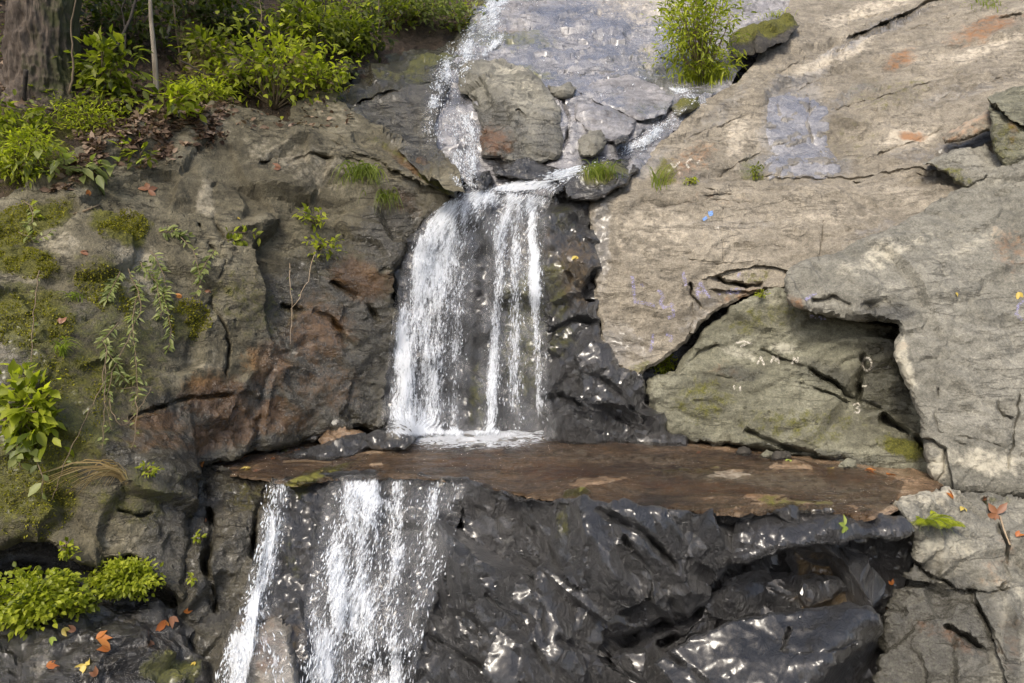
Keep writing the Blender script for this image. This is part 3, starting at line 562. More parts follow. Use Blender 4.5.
rock('stone', 'grey', [(922, 163), (938, 156), (958, 150), (985, 143), (1002, 156), (1008, 168), (990, 175), (975, 184), (968, 187), (958, 182), (944, 172)],
     [(922, 163, 10.6), (985, 143, 10.75), (1008, 168, 10.1), (968, 187, 10.15), (944, 172, 10.35), (960, 160, 10.4)], facets=[(0.04, 2.5, 1, None, 1)], seed=32, th=0.5, rd=0.08, step=1.9, steps=[([(924, 164), (940, 157), (962, 165), (985, 172)], 9, 0.12)], cracks=[([(940, 158), (962, 166), (984, 172)], 1.4, .08)],
     blobs=[('m', 955, 176, 26, 9, 20, 0.5)], label='flat grey shard of stone lying against the top of the overhanging boulder', cat='stone')
rock('boulder', 'bed', [(724, 48), (730, 36), (745, 28), (768, 20), (792, 14), (800, 24), (786, 40), (768, 48), (752, 56), (736, 56)],
     [(724, 48, 14.3), (745, 28, 14.7), (792, 14, 15.0), (786, 40, 14.2), (740, 56, 13.8), (755, 40, 14.0)], facets=[(0.12, 1.6, 1, None, 1)], seed=33, th=0.6, rd=0.07, step=2, blobs=[('m', 765, 28, 40, 10, -15, 0.9)],
     label='dark mossy boulder tucked behind the bright bush at the top', cat='boulder')
# ---- ledge and everything below it
LIP = [(468, 484), (490, 490), (512, 496), (560, 501), (600, 505), (640, 510), (690, 513), (735, 516), (790, 513), (830, 515), (870, 519), (912, 521)]
rock('rock_ledge', 'ledge', [(192, 470), (202, 462), (240, 452), (300, 438), (385, 426), (470, 428), (545, 434), (620, 438), (680, 441), (760, 451), (860, 464), (930, 473), (950, 484), (930, 494), (908, 503), (894, 513)] + LIP[:-1][::-1] + [(440, 480), (400, 478), (340, 480), (310, 484), (293, 487), (276, 484), (240, 478)],
     None, zplane=0.0, step=2.2, facets=[(0.02, 1.4, 1, FLATX, 0.4)], fb=(0.045, 1.3), fine=0.008, chip=0.010, strat=(0.03, 2.6, FLATX), seed=34, th=0.5, rd=0.10, rnd=7,
     blobs=[('w', 560, 470, 420, 60, 0, 1.4), ('s', 560, 470, 70, 10, 0, 0.75), ('s', 700, 490, 90, 8, 4, 0.8), ('s', 470, 462, 40, 8, 0, 0.6), ('s', 850, 478, 60, 6, 6, 0.7), ('p', 780, 484, 120, 9, 4, 0.75), ('p', 620, 456, 90, 5, 1, 0.65), ('p', 640, 490, 50, 5, 3, 0.6), ('p', 860, 502, 40, 8, 3, 0.7), ('m', 690, 470, 50, 5, 2, 0.5), ('m', 800, 505, 50, 5, 3, 0.55), ('m', 320, 475, 40, 6, -18, 0.9), ('m', 575, 492, 14, 4, -10, 1.1), ('m', 770, 500, 14, 5, 0, 0.6), ('p', 880, 490, 30, 8, 0, .4)],
     label='flat brown wet rock ledge where the main waterfall lands', cat='rock ledge')
rock('rock_outcrop', 'black', [(x, y - 3) for x, y in LIP[:-2]] + [(842, 535), (852, 562), (866, 600), (880, 640), (884, 720), (400, 720), (414, 650), (432, 600), (446, 552), (458, 512)],
     [(x, y, float(Yz(x, y)) - 0.05) for x, y in LIP[::2]] + [(900, 560, 7.2), (900, 600, 7.25), (884, 720, 6.6), (400, 720, 6.7), (432, 600, 7.4), (458, 512, 7.9), (540, 600, 6.85), (520, 680, 6.45), (620, 560, 6.75), (620, 640, 6.8), (700, 540, 6.8), (680, 610, 7.05), (830, 540, 7.1), (870, 520, 7.05), (780, 545, 7.05), (830, 565, 7.16), (780, 565, 7.15), (740, 600, 7.15), (560, 530, 7.1), (480, 560, 7.35), (650, 672, 6.9), (470, 640, 6.95), (745, 550, 6.95), (865, 580, 7.22), (760, 650, 7.3), (830, 650, 7.4), (700, 665, 7.2), (870, 640, 7.4)],
     step=1.9, facets=[(0.28, 0.9, 1.4, (0.55, 0, -0.83), 0.6), (0.13, 2.0, 1.6, (0.55, 0, -0.83), 0.5), (0.05, 4.5, 1.5, (0.55, 0, -0.83), 0.5)], fb=(0.015, 1.5), fine=0.006, chip=0.014, warp=0.06, sharp=22, seed=35, th=0.8, rd=0.03, rnd=4,
     cracks=[([(610, 658), (645, 640), (690, 616), (720, 590), (735, 570), (760, 560)], 7, 0.5), ([(668, 646), (700, 630), (745, 611), (800, 603), (870, 602)], 6, 0.5), ([(497, 545), (520, 565), (540, 600), (545, 640)], 3, 0.12), ([(600, 512), (640, 530), (672, 560)], 4, 0.15), ([(512, 520), (545, 548), (556, 570)], 4, 0.15), ([(560, 640), (600, 655), (640, 683)], 4, 0.15), ([(435, 640), (470, 660), (500, 690)], 3, 0.12), ([(625, 540), (650, 570), (640, 600)], 3, .12), ([(500, 600), (530, 640), (560, 690)], 3, .1)],
     blobs=[('w', 640, 590, 400, 160, 0, 1.2), ('s', 820, 562, 20, 10, 0, 0.5), ('m', 560, 520, 8, 24, 10, 0.5), ('p', 560, 505, 60, 6, 3, .2)],
     label='glistening jagged black rock face below the ledge at bottom centre', cat='rock')
rock('rock_outcrop', 'black', [(736, 522), (760, 513), (790, 510), (830, 512), (870, 516), (908, 519), (915, 530), (900, 536), (870, 536), (835, 543), (800, 546), (768, 552), (744, 562), (732, 560)],
     [(736, 522, 6.95), (790, 510, 7.05), (870, 516, 6.92), (912, 522, 6.82), (900, 536, 6.68), (835, 543, 6.62), (768, 552, 6.66), (738, 560, 6.75), (830, 528, 6.68), (780, 532, 6.72)],
     facets=[(0.05, 2.2, 1.3, None, 1), (0.03, 4.5, 1.4, None, 1)], fb=(0.015, 1.5), fine=0.006, chip=0.014, warp=0.06, sharp=22, step=1.8, seed=47, th=0.45, rd=0.05, blobs=[('w', 820, 530, 140, 40, 0, 1.2), ('p', 890, 522, 14, 8, 0, 0.3)],
     label='black overhanging lip of rock under the right end of the ledge, above the ochre-streaked hollow', cat='rock')
rock('rock_outcrop', 'black', [(790, 528), (850, 522), (914, 520), (914, 545), (909, 570), (902, 600), (860, 600), (800, 592), (786, 560)],
     [(790, 528, 7.3), (914, 520, 7.15), (902, 600, 7.2), (800, 592, 7.3), (850, 560, 7.3)], facets=[(0.04, 2.2, 1.2, None, 1), (0.02, 5, 1.2, None, 1)], fb=(0.015, 1.5), fine=0.006, chip=0.01, warp=0.06, sharp=22, step=1.9, seed=46, th=0.4, rd=0.02,
     blobs=[('w', 850, 560, 140, 60, 0, 1.2), ('s', 836, 564, 22, 22, 0, 1.4), ('s', 805, 562, 9, 20, 0, 1.0)], label='dark wet hollow wall streaked with ochre under the overhanging lip at the lower right', cat='rock')
rock('boulder', 'black', [(640, 668), (660, 648), (684, 630), (704, 604), (728, 586), (745, 574), (775, 572), (800, 577), (850, 581), (884, 590), (894, 600), (884, 612), (850, 616), (800, 620), (745, 630), (700, 648), (670, 672)],
     [(640, 668, 7.12), (704, 604, 7.20), (745, 574, 7.32), (800, 577, 7.27), (894, 600, 7.17), (850, 616, 7.32), (745, 630, 7.32), (670, 672, 7.17), (800, 594, 6.90), (860, 598, 6.94), (730, 600, 6.94), (690, 635, 6.94)],
     facets=[(0.08, 1.6, 1.2, None, 1), (0.04, 4, 1.4, None, 1)], fine=0.006, chip=0.014, warp=0.06, sharp=22, step=1.9, seed=36, th=0.5, rd=0.11, rnd=7, blobs=[('w', 760, 610, 200, 60, 0, 1.1), ('s', 835, 604, 40, 9, 0, 1.2)],
     cracks=[([(700, 612), (720, 620), (716, 640)], 3, 0.1)], label='long low black rock with an ochre streak lying above the bottom boulder', cat='boulder')
rock('boulder', 'black', [(652, 662), (669, 649), (695, 636), (720, 625), (742, 617), (775, 612), (801, 609), (836, 607), (871, 608), (880, 615), (882, 627), (878, 640), (872, 660), (862, 690), (858, 720), (700, 720), (690, 700), (672, 682), (658, 672)],
     [(652, 662, 6.33), (695, 636, 6.40), (742, 617, 6.44), (801, 609, 6.46), (836, 607, 6.44), (871, 608, 6.36), (881, 618, 6.26), (880, 626, 6.20), (858, 645, 6.08), (836, 664, 5.96), (822, 676, 5.90), (812, 696, 5.84), (806, 720, 5.78), (700, 720, 5.88), (672, 682, 6.13), (760, 650, 6.18), (740, 690, 5.96), (800, 640, 6.22), (800, 680, 5.96),
      (882, 634, 6.8), (874, 660, 7.05), (862, 690, 7.1), (858, 720, 7.0), (850, 665, 6.7), (842, 690, 6.7), (834, 715, 6.65), (868, 645, 6.7)],
     facets=[(0.02, 1.4, 1.0, None, 1), (0.014, 3.5, 1.2, None, 1)], fb=(0.012, 1.2), fine=0.004, chip=0.008, warp=0.06, sharp=22, step=1.8, seed=37, th=0.6, rd=0.05, rnd=4,
     cracks=[([(789, 628), (786, 640), (783, 650), (795, 652)], 2, 0.1), ([(795, 652), (830, 652), (860, 640)], 1.6, 0.06), ([(664, 652), (690, 668), (712, 690)], 3.5, 0.15)],
     blobs=[('w', 770, 650, 160, 60, 0, 1.2), ('p', 760, 640, 110, 30, 0, 0.3)], label='wedge-shaped glossy boulder with a shadowed right side at the bottom edge', cat='boulder')
rock('rock_outcrop', 'grey', [(888, 502), (915, 496), (945, 490), (985, 490), (1010, 495), (1080, 500), (1080, 720), (872, 720), (874, 680), (880, 650), (886, 625), (892, 606), (900, 588), (908, 565), (913, 545), (908, 522)],
     [(888, 502, 7.2), (945, 490, 7.55), (1010, 495, 7.55), (1080, 500, 7.4), (1080, 720, 5.7), (872, 720, 6.35), (886, 625, 6.85), (900, 588, 7.05), (913, 545, 6.95), (908, 522, 6.8), (950, 560, 6.95), (1000, 600, 6.6), (940, 640, 6.5), (1020, 540, 7.1), (960, 525, 7.2)],
     facets=[(0.14, 1.1, 1.1, None, 1), (0.06, 2.6, 1, None, 1)], fb=(0.07, 1.2), fine=0.022, seed=38, th=0.8, rd=0.2, rnd=6, step=2.1,
     cracks=[([(910, 560), (930, 575), (960, 590), (990, 592), (1010, 586)], 2, 0.12), ([(948, 628), (970, 640), (985, 650)], 3, 0.12), ([(970, 590), (985, 620), (1005, 660)], 2.5, 0.1), ([(1005, 560), (1015, 575), (1000, 585)], 2.5, .1), ([(985, 500), (1000, 530), (1010, 560)], 2.5, 0.1)],
     steps=[([(905, 578), (950, 588), (975, 592), (990, 630), (1008, 690)], 25, -0.10)],
     blobs=[('w', 925, 640, 62, 72, 20, 1.4), ('w', 905, 600, 20, 40, 0, 1.2), ('p', 940, 560, 30, 26, 20, 0.7), ('p', 925, 500, 50, 12, 0, 0.7), ('p', 1005, 600, 40, 40, 0, 0.45), ('s', 1000, 560, 30, 40, 0, 0.35), ('s', 950, 640, 40, 10, 30, 0.6), ('s', 1010, 640, 20, 40, 0, 0.4), ('w', 1012, 645, 12, 40, 0, 0.8), ('m', 1000, 500, 30, 5, 0, .4)],
     label='broken tan-grey rock at the bottom right corner, wet and dark along its left', cat='rock')
rock('rock_outcrop', 'black', [(274, 479), (293, 481), (340, 474), (400, 472), (445, 475), (472, 482), (462, 515), (448, 552), (434, 600), (418, 650), (405, 720), (205, 720), (225, 670), (245, 610), (258, 560), (268, 520)],
     [(274, 479, 8.0), (293, 481, 7.98), (340, 474, 8.2), (400, 472, 8.28), (472, 482, 7.95), (448, 552, 7.5), (418, 650, 7.0), (405, 720, 6.7), (205, 720, 6.5), (245, 610, 7.15), (268, 520, 7.75), (350, 560, 7.55), (330, 640, 7.1), (300, 560, 7.45), (290, 640, 6.9), (380, 600, 7.35)],
     facets=[(0.12, 1.3, 1, (0, 0, 1), 0.5), (0.06, 3, 1, None, 1)], flute=(0.05, 2.6), fb=(0.06, 1.5), seed=39, th=0.5, rd=0.02, step=2.2,
     blobs=[('w', 340, 580, 220, 160, 0, 1.4), ('s', 360, 510, 24, 16, 0, 0.6), ('s', 265, 650, 34, 34, 0, 0.9), ('p', 265, 640, 30, 34, 0, 0.4), ('m', 300, 490, 10, 20, -30, 0.5), ('m', 290, 560, 10, 40, -10, .4)],
     label='dark wet rock face behind the lower waterfall', cat='rock')
rock('boulder', 'tan', [(226, 690), (238, 640), (256, 622), (276, 618), (292, 630), (300, 660), (302, 720), (220, 720)],
     [(226, 690, 6.5), (256, 622, 6.8), (292, 630, 6.75), (302, 720, 6.3), (220, 720, 6.3), (262, 660, 6.4)], facets=[(0.06, 2, 1, None, 1)], seed=40, th=0.5, rd=0.2, rnd=7, blobs=[('w', 260, 660, 60, 60, 0, 0.8), ('s', 262, 650, 34, 40, 0, 0.5)],
     label='tan wet boulder in the spray at the foot of the lower waterfall', cat='boulder')
rock('rock_column', 'brown', [(184, 484), (193, 464), (215, 465), (242, 473), (278, 481), (272, 520), (262, 560), (250, 605), (236, 645), (222, 720), (196, 720), (190, 650), (184, 606), (186, 560), (182, 520)],
     [(184, 484, 7.9), (193, 464, 8.45), (242, 473, 8.2), (278, 481, 7.95), (262, 560, 7.5), (236, 645, 6.95), (222, 720, 6.5), (196, 720, 6.5), (184, 606, 6.95), (182, 520, 7.5), (225, 540, 7.45), (210, 620, 6.95)],
     facets=[(0.10, 1.6, 1, (0, 0, 1), 0.4)], flute=(0.11, 2.8), fb=(0.05, 2), fine=0.02, seed=41, th=0.6, rd=0.04, step=2,
     cracks=[([(205, 490), (212, 530), (205, 570), (215, 610)], 4, 0.2), ([(262, 485), (256, 530), (250, 560)], 3, .2)], blobs=[('w', 225, 570, 80, 140, 0, 1.2), ('w', 225, 480, 60, 10, 0, .8), ('s', 250, 500, 30, 40, 0, 0.4), ('m', 250, 500, 30, 30, 0, .4)],
     label='fluted dark brown rock column left of the thin lower fall', cat='rock')
rock('rock_ledge', 'bed', [(-40, 610), (0, 600), (60, 588), (100, 586), (150, 596), (188, 608), (198, 640), (206, 680), (212, 720), (-40, 720)],
     [(-40, 610, 6.5), (0, 600, 6.55), (100, 586, 6.8), (188, 608, 7.0), (212, 720, 6.3), (-40, 720, 5.3), (100, 650, 6.05), (100, 720, 5.5), (60, 630, 6.2)],
     facets=[(0.14, 1.5, 1, None, 1), (0.05, 4, 1, None, 1)], fb=(0.06, 1.5), seed=42, th=0.6, rd=0.1, step=2.3, blobs=[('w', 100, 650, 160, 70, 0, 1.3), ('m', 30, 605, 60, 22, 0, 0.9), ('m', 170, 670, 30, 14, 0, 0.8), ('p', 40, 660, 14, 30, 20, 0.5), ('p', 130, 625, 30, 6, -5, 0.5), ('p', 150, 655, 24, 16, 0, 0.4)],
     label='dark wet low ledge scattered with yellow leaves in the bottom left corner', cat='rock ledge')
ZS = [
 ([(365, 437), (376, 432), (390, 428), (398, 425), (409, 429), (415, 440), (405, 449), (382, 451), (372, 447)], 9.15, 'black', 'pointed black stone with a pale tip at the foot of the main falls'),
 ([(276, 456), (307, 446), (341, 440), (365, 435), (374, 446), (356, 455), (336, 461), (292, 461)], 9.0, 'black', 'long flat wet stone on the left of the ledge below the rusty rock'),
 ([(300, 439), (309, 424), (321, 421), (331, 426), (327, 436), (312, 441)], 9.55, 'bed', 'round grey stone at the left wall behind the ledge'),
 ([(318, 440), (326, 431), (338, 427), (360, 428), (366, 434), (341, 442), (324, 446)], 9.4, 'ledge', 'flat rust-brown stone between the round grey stone and the falls')]
for i, (ol, Yc, mt, lab) in enumerate(ZS):
    c = np.mean(ol, 0)
    ct = [(x, y, Yc + (c[1] - y) * 0.016) for x, y in ol] + [(c[0], c[1], Yc - 0.1)]
    rock('stone', mt, ol, ct, step=1.8, wob=0.8, rnd=4, rd=0.12, th=0.3, facets=[(0.07, 3.0, 1.0, None, 1)], fb=(0.03, 2.5), seed=50 + i, label=lab, cat='stone', blobs=[('w', c[0], c[1], 80, 40, 0, 1.0), ('p', 400, 433, 10, 7, 0, 0.7 if i == 0 else 0)])
for i, (x, y, w_, lab) in enumerate([(742, 452, 9, 'small dark stone in the seam below the chalk-marked rock, leftmost of four'), (766, 454, 8, 'small brown stone in the seam below the chalk-marked rock, second of four'), (781, 457, 10, 'grey pebble in the seam below the chalk-marked rock, third of four'), (846, 466, 9, 'dark stone in the seam below the chalk-marked rock, nearest the overhanging boulder')]):
    Y0 = float(Yz(x, y + 4))
    rock('stone', 'green' if i % 2 else 'bed', [(x - w_, y + 3), (x - w_ * .6, y - 3), (x, y - 5), (x + w_ * .8, y - 2), (x + w_, y + 3), (x, y + 5)], [(x - w_, y + 3, Y0), (x, y - 5, Y0 + .05), (x + w_, y + 3, Y0), (x, y + 5, Y0 - .05), (x, y, Y0 - .08)], step=1.7, wob=1, rnd=4, rd=0.06, th=0.2, facets=[(0.04, 4, 1, None, 1)], fb=(0.02, 3), seed=90 + i, label=lab, cat='stone')
G = next(o for o in scene.objects if o.get('label', '').startswith('huge tan'))
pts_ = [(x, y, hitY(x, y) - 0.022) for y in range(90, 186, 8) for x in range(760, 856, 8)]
wp = rock('wet_sheen_patch', 'mauve', [(770, 98), (786, 92), (804, 94), (818, 102), (828, 104), (830, 122), (826, 142), (836, 156), (842, 172), (820, 178), (790, 176), (770, 178), (765, 164), (772, 150), (766, 132), (768, 112)], pts_, step=2.0, wob=3.0, rnd=3, rd=0.02, th=0.1, fb=(0.01, 2), fine=0.004, chip=0.006, seed=48,  # thin sheet; its mauve colour stands for bluish sheen on the wet slab
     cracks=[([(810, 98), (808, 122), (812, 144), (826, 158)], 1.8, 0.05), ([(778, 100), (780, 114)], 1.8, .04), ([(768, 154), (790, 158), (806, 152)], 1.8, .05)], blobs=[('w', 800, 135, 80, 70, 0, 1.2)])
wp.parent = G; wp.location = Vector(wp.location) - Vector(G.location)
# ---- rocks in the forest
FS = [([(172, 60), (176, 30), (190, 20), (205, 24), (218, 45), (224, 62), (222, 82), (196, 84), (178, 76)], 12.2, 'ochre', 'ochre mossy boulder in the undergrowth behind the sapling'),
      ([(220, 84), (220, 50), (226, 38), (234, 44), (240, 66), (240, 80)], 12.0, 'ochre', 'narrow yellow-green mossy stone leaning beside the ochre boulder'),
      ([(286, 52), (296, 36), (308, 42), (318, 60), (328, 74), (318, 84), (300, 72)], 13.0, 'ochre', 'mossy stone half hidden by the shrub at the stream bank'),
      ([(334, 66), (346, 62), (356, 66), (354, 76), (340, 78)], 13.0, 'bed', 'small dark block of stone on the bank above the olive slabs'),
      ([(334, 80), (344, 76), (350, 82), (344, 90), (336, 90)], 12.7, 'bed', 'little dark stone at the edge of the olive slabs under the bank'),
      ([(466, 22), (474, 4), (490, -10), (500, 0), (492, 18), (480, 26)], 16.7, 'bed', 'dark rock beside the topmost white water at the top edge')]
for i, (ol, Yc, mt, lab) in enumerate(FS):
    c = np.mean(ol, 0)
    ct = [(x, y, Yc + (c[1] - y) * 0.012) for x, y in ol] + [(c[0], c[1], Yc - 0.25)]
    rock('boulder' if i < 1 else 'stone', mt, ol, ct, step=2, wob=1, rnd=4, rd=0.2, th=0.6, facets=[(0.12, 1.6, 1.0, None, 1)], fb=(0.05, 2), seed=60 + i, label=lab, cat='boulder' if i < 1 else 'stone', blobs=[('m', c[0], c[1], 26, 30, 0, 0.35 if i < 2 else 0.5), ('p', c[0], c[1], 16, 22, 0, 0.6 if i == 1 else 0)])

# ---- the bedrock behind everything, following the rocks a little deeper
gx, gy = np.meshgrid(np.arange(-440, 1085, 14.0), np.arange(-150, 725, 14.0))
yy = np.full(gx.shape, np.nan)
for i in range(gx.shape[0]):
    for j in range(gx.shape[1]):
        p, _ = hit(gx[i, j], gy[i, j])
        if p is not None: yy[i, j] = p[1]
base = rbf([(0, -150, 20), (0, 0, 13), (0, 300, 8.2), (0, 700, 6), (500, -150, 25), (500, 0, 17.5), (500, 200, 11), (500, 440, 10), (500, 500, 8), (500, 720, 6.6), (1024, -150, 24), (1024, 0, 15), (1024, 200, 10), (1024, 720, 6)], np.stack([gx.ravel(), gy.ravel()], -1)).reshape(gx.shape)
bad = np.isnan(yy); yy[bad] = base[bad]
yb = yy.copy()
for di in (-1, 0, 1):
    for dj in (-1, 0, 1):
        yb = np.maximum(yb, np.roll(np.roll(yy, di, 0), dj, 1) if 0 < 1 else yb)
yb[0] = yy[0]; yb[-1] = yy[-1]; yb[:, 0] = yy[:, 0]; yb[:, -1] = yy[:, -1]
vb = P(gx.ravel(), gy.ravel(), (yb + 0.5).ravel())
vb = vb + 0.1 * np.stack([fbm(vb * 1.3, 3, 90)] * 3, -1)
nx, ny = gx.shape[1], gx.shape[0]
fbq = [(r * nx + c, (r + 1) * nx + c, (r + 1) * nx + c + 1, r * nx + c + 1) for r in range(ny - 1) for c in range(nx - 1)]
mk = np.zeros((len(vb), 4)); mk[:, 1] = 0.6
tag(mesh_obj('bedrock', vb, fbq, M['bed'], attrs={'mask': mk}), kind='structure')
SURF.append((vb, np.array([(a, b, c) for a, b, c, d in fbq] + [(a, c, d) for a, b, c, d in fbq]))); BVH[0] = None

# ------------------------------------------------------------------ falling water
def water_mats():
    m, nt, out = new_mat('white_water'); L = nt.links.new
    uv = nt.nodes.new('ShaderNodeUVMap'); at = nd(nt, 'ShaderNodeAttribute', attribute_name='dens')
    def strand(sx, sy, dist, seed):
        mp = nd(nt, 'ShaderNodeMapping'); L(uv.outputs[0], mp.inputs['Vector']); mp.inputs['Scale'].default_value = (sx, sy, 1); mp.inputs['Location'].default_value = (seed, seed * 2.3, seed)
        n = nd(nt, 'ShaderNodeTexNoise', Scale=1.0, Detail=5.0, Roughness=0.65, Distortion=dist); L(mp.outputs[0], n.inputs['Vector']); return n.outputs[0]
    a = strand(26, 4.5, 0.5, 1.0); b = strand(60, 16, 0.8, 5.0); c = strand(7, 1.6, 0.3, 9.0)
    f = math_(nt, 'ADD', math_(nt, 'ADD', math_(nt, 'MULTIPLY', a, 0.45), math_(nt, 'MULTIPLY', b, 0.40)), math_(nt, 'MULTIPLY', c, 0.15))
    f = math_(nt, 'ADD', f, math_(nt, 'MULTIPLY', math_(nt, 'SUBTRACT', at.outputs['Fac'], 0.5), 0.26))
    mr = nd(nt, 'ShaderNodeMapRange'); mr.interpolation_type = 'SMOOTHSTEP'; mr.inputs['From Min'].default_value = 0.55; mr.inputs['From Max'].default_value = 0.665; L(f, mr.inputs[0])
    edge = math_(nt, 'MULTIPLY', at.outputs['Fac'], 6.0, clamp=True)
    al = math_(nt, 'MULTIPLY', math_(nt, 'MULTIPLY', mr.outputs[0], edge), 0.86)
    bs = nd(nt, 'ShaderNodeBsdfPrincipled', Roughness=0.25); bs.inputs['Base Color'].default_value = (0.80, 0.83, 0.87, 1); bs.inputs['Specular IOR Level'].default_value = 0.5
    bp = nd(nt, 'ShaderNodeBump', Strength=0.8, Distance=0.06); L(f, bp.inputs['Height']); L(bp.outputs[0], bs.inputs['Normal'])
    tl = nd(nt, 'ShaderNodeBsdfTranslucent'); tl.inputs['Color'].default_value = (0.8, 0.84, 0.88, 1)
    mx = nd(nt, 'ShaderNodeMixShader', Fac=0.3); L(bs.outputs[0], mx.inputs[1]); L(tl.outputs[0], mx.inputs[2])
    tr = nt.nodes.new('ShaderNodeBsdfTransparent'); gl = nd(nt, 'ShaderNodeBsdfGlossy', Roughness=0.12); L(bp.outputs[0], gl.inputs['Normal'])
    film = nd(nt, 'ShaderNodeMixShader', Fac=0.035); L(tr.outputs[0], film.inputs[1]); L(gl.outputs[0], film.inputs[2])
    ed2 = nt.nodes.new('ShaderNodeMixShader'); L(edge, ed2.inputs[0]); L(tr.outputs[0], ed2.inputs[1]); L(film.outputs[0], ed2.inputs[2])
    m2 = nt.nodes.new('ShaderNodeMixShader'); L(al, m2.inputs[0]); L(ed2.outputs[0], m2.inputs[1]); L(mx.outputs[0], m2.inputs[2]); L(m2.outputs[0], out.inputs[0])
    M['water'] = m
    m, nt, out = new_mat('water_drops')
    bs = nd(nt, 'ShaderNodeBsdfPrincipled', Roughness=0.15); bs.inputs['Base Color'].default_value = (0.86, 0.89, 0.93, 1)
    tl = nd(nt, 'ShaderNodeBsdfTranslucent'); tl.inputs['Color'].default_value = (0.85, 0.88, 0.92, 1)
    mx = nd(nt, 'ShaderNodeMixShader', Fac=0.35); nt.links.new(bs.outputs[0], mx.inputs[1]); nt.links.new(tl.outputs[0], mx.inputs[2]); nt.links.new(mx.outputs[0], out.inputs[0])
    M['drops'] = m
    m, nt, out = new_mat('clear_stream_water'); L = nt.links.new
    geo = nt.nodes.new('ShaderNodeNewGeometry')
    mp = nd(nt, 'ShaderNodeMapping'); L(geo.outputs['Position'], mp.inputs['Vector']); mp.inputs['Scale'].default_value = (1.0, 3.2, 1)
    n = nd(nt, 'ShaderNodeTexNoise', Scale=5.5, Detail=5.0, Roughness=0.6, Distortion=0.6); L(mp.outputs[0], n.inputs['Vector'])
    bp = nd(nt, 'ShaderNodeBump', Strength=1.0, Distance=0.2); L(n.outputs[0], bp.inputs['Height'])
    tr = nd(nt, 'ShaderNodeBsdfTransparent'); tr.inputs['Color'].default_value = (0.93, 0.89, 0.83, 1)
    gl = nd(nt, 'ShaderNodeBsdfGlossy', Roughness=0.07); L(bp.outputs[0], gl.inputs['Normal'])
    fr = nd(nt, 'ShaderNodeFresnel', IOR=1.5); L(bp.outputs[0], fr.inputs['Normal'])
    mx = nt.nodes.new('ShaderNodeMixShader'); L(fr.outputs[0], mx.inputs[0]); L(tr.outputs[0], mx.inputs[1]); L(gl.outputs[0], mx.inputs[2]); L(mx.outputs[0], out.inputs[0])
    M['stream'] = m
water_mats()

def dens_at(pts, streams):
    d = np.zeros(len(pts))
    for path, hw, st in streams:
        rs = resample(path, 6, False)
        dd, _ = seg_dist(pts, rs, False)
        d = np.maximum(d, st * np.exp(-(dd / hw) ** 2 * 0.9))
    return d
def drop_mesh(P0, dirs, L, W):
    """short pointed streaks: four-sided spindles"""
    n = len(P0)
    side = np.cross(dirs, P0 - CAM); side /= np.linalg.norm(side, axis=1, keepdims=True) + 1e-9
    up = np.cross(side, dirs); W = W[:, None]; L = L[:, None]
    v = np.stack([P0 - dirs * L * 0.5, P0 + side * W + dirs * L * 0.1, P0 + up * W + dirs * L * 0.1, P0 - side * W + dirs * L * 0.1, P0 - up * W + dirs * L * 0.1, P0 + dirs * L * 0.5], 1).reshape(-1, 3)
    f = np.array([(0, 1, 2), (0, 2, 3), (0, 3, 4), (0, 4, 1), (5, 2, 1), (5, 3, 2), (5, 4, 3), (5, 1, 4)])
    F_ = (f[None] + (np.arange(n) * 6)[:, None, None]).reshape(-1, 3)
    return v, F_
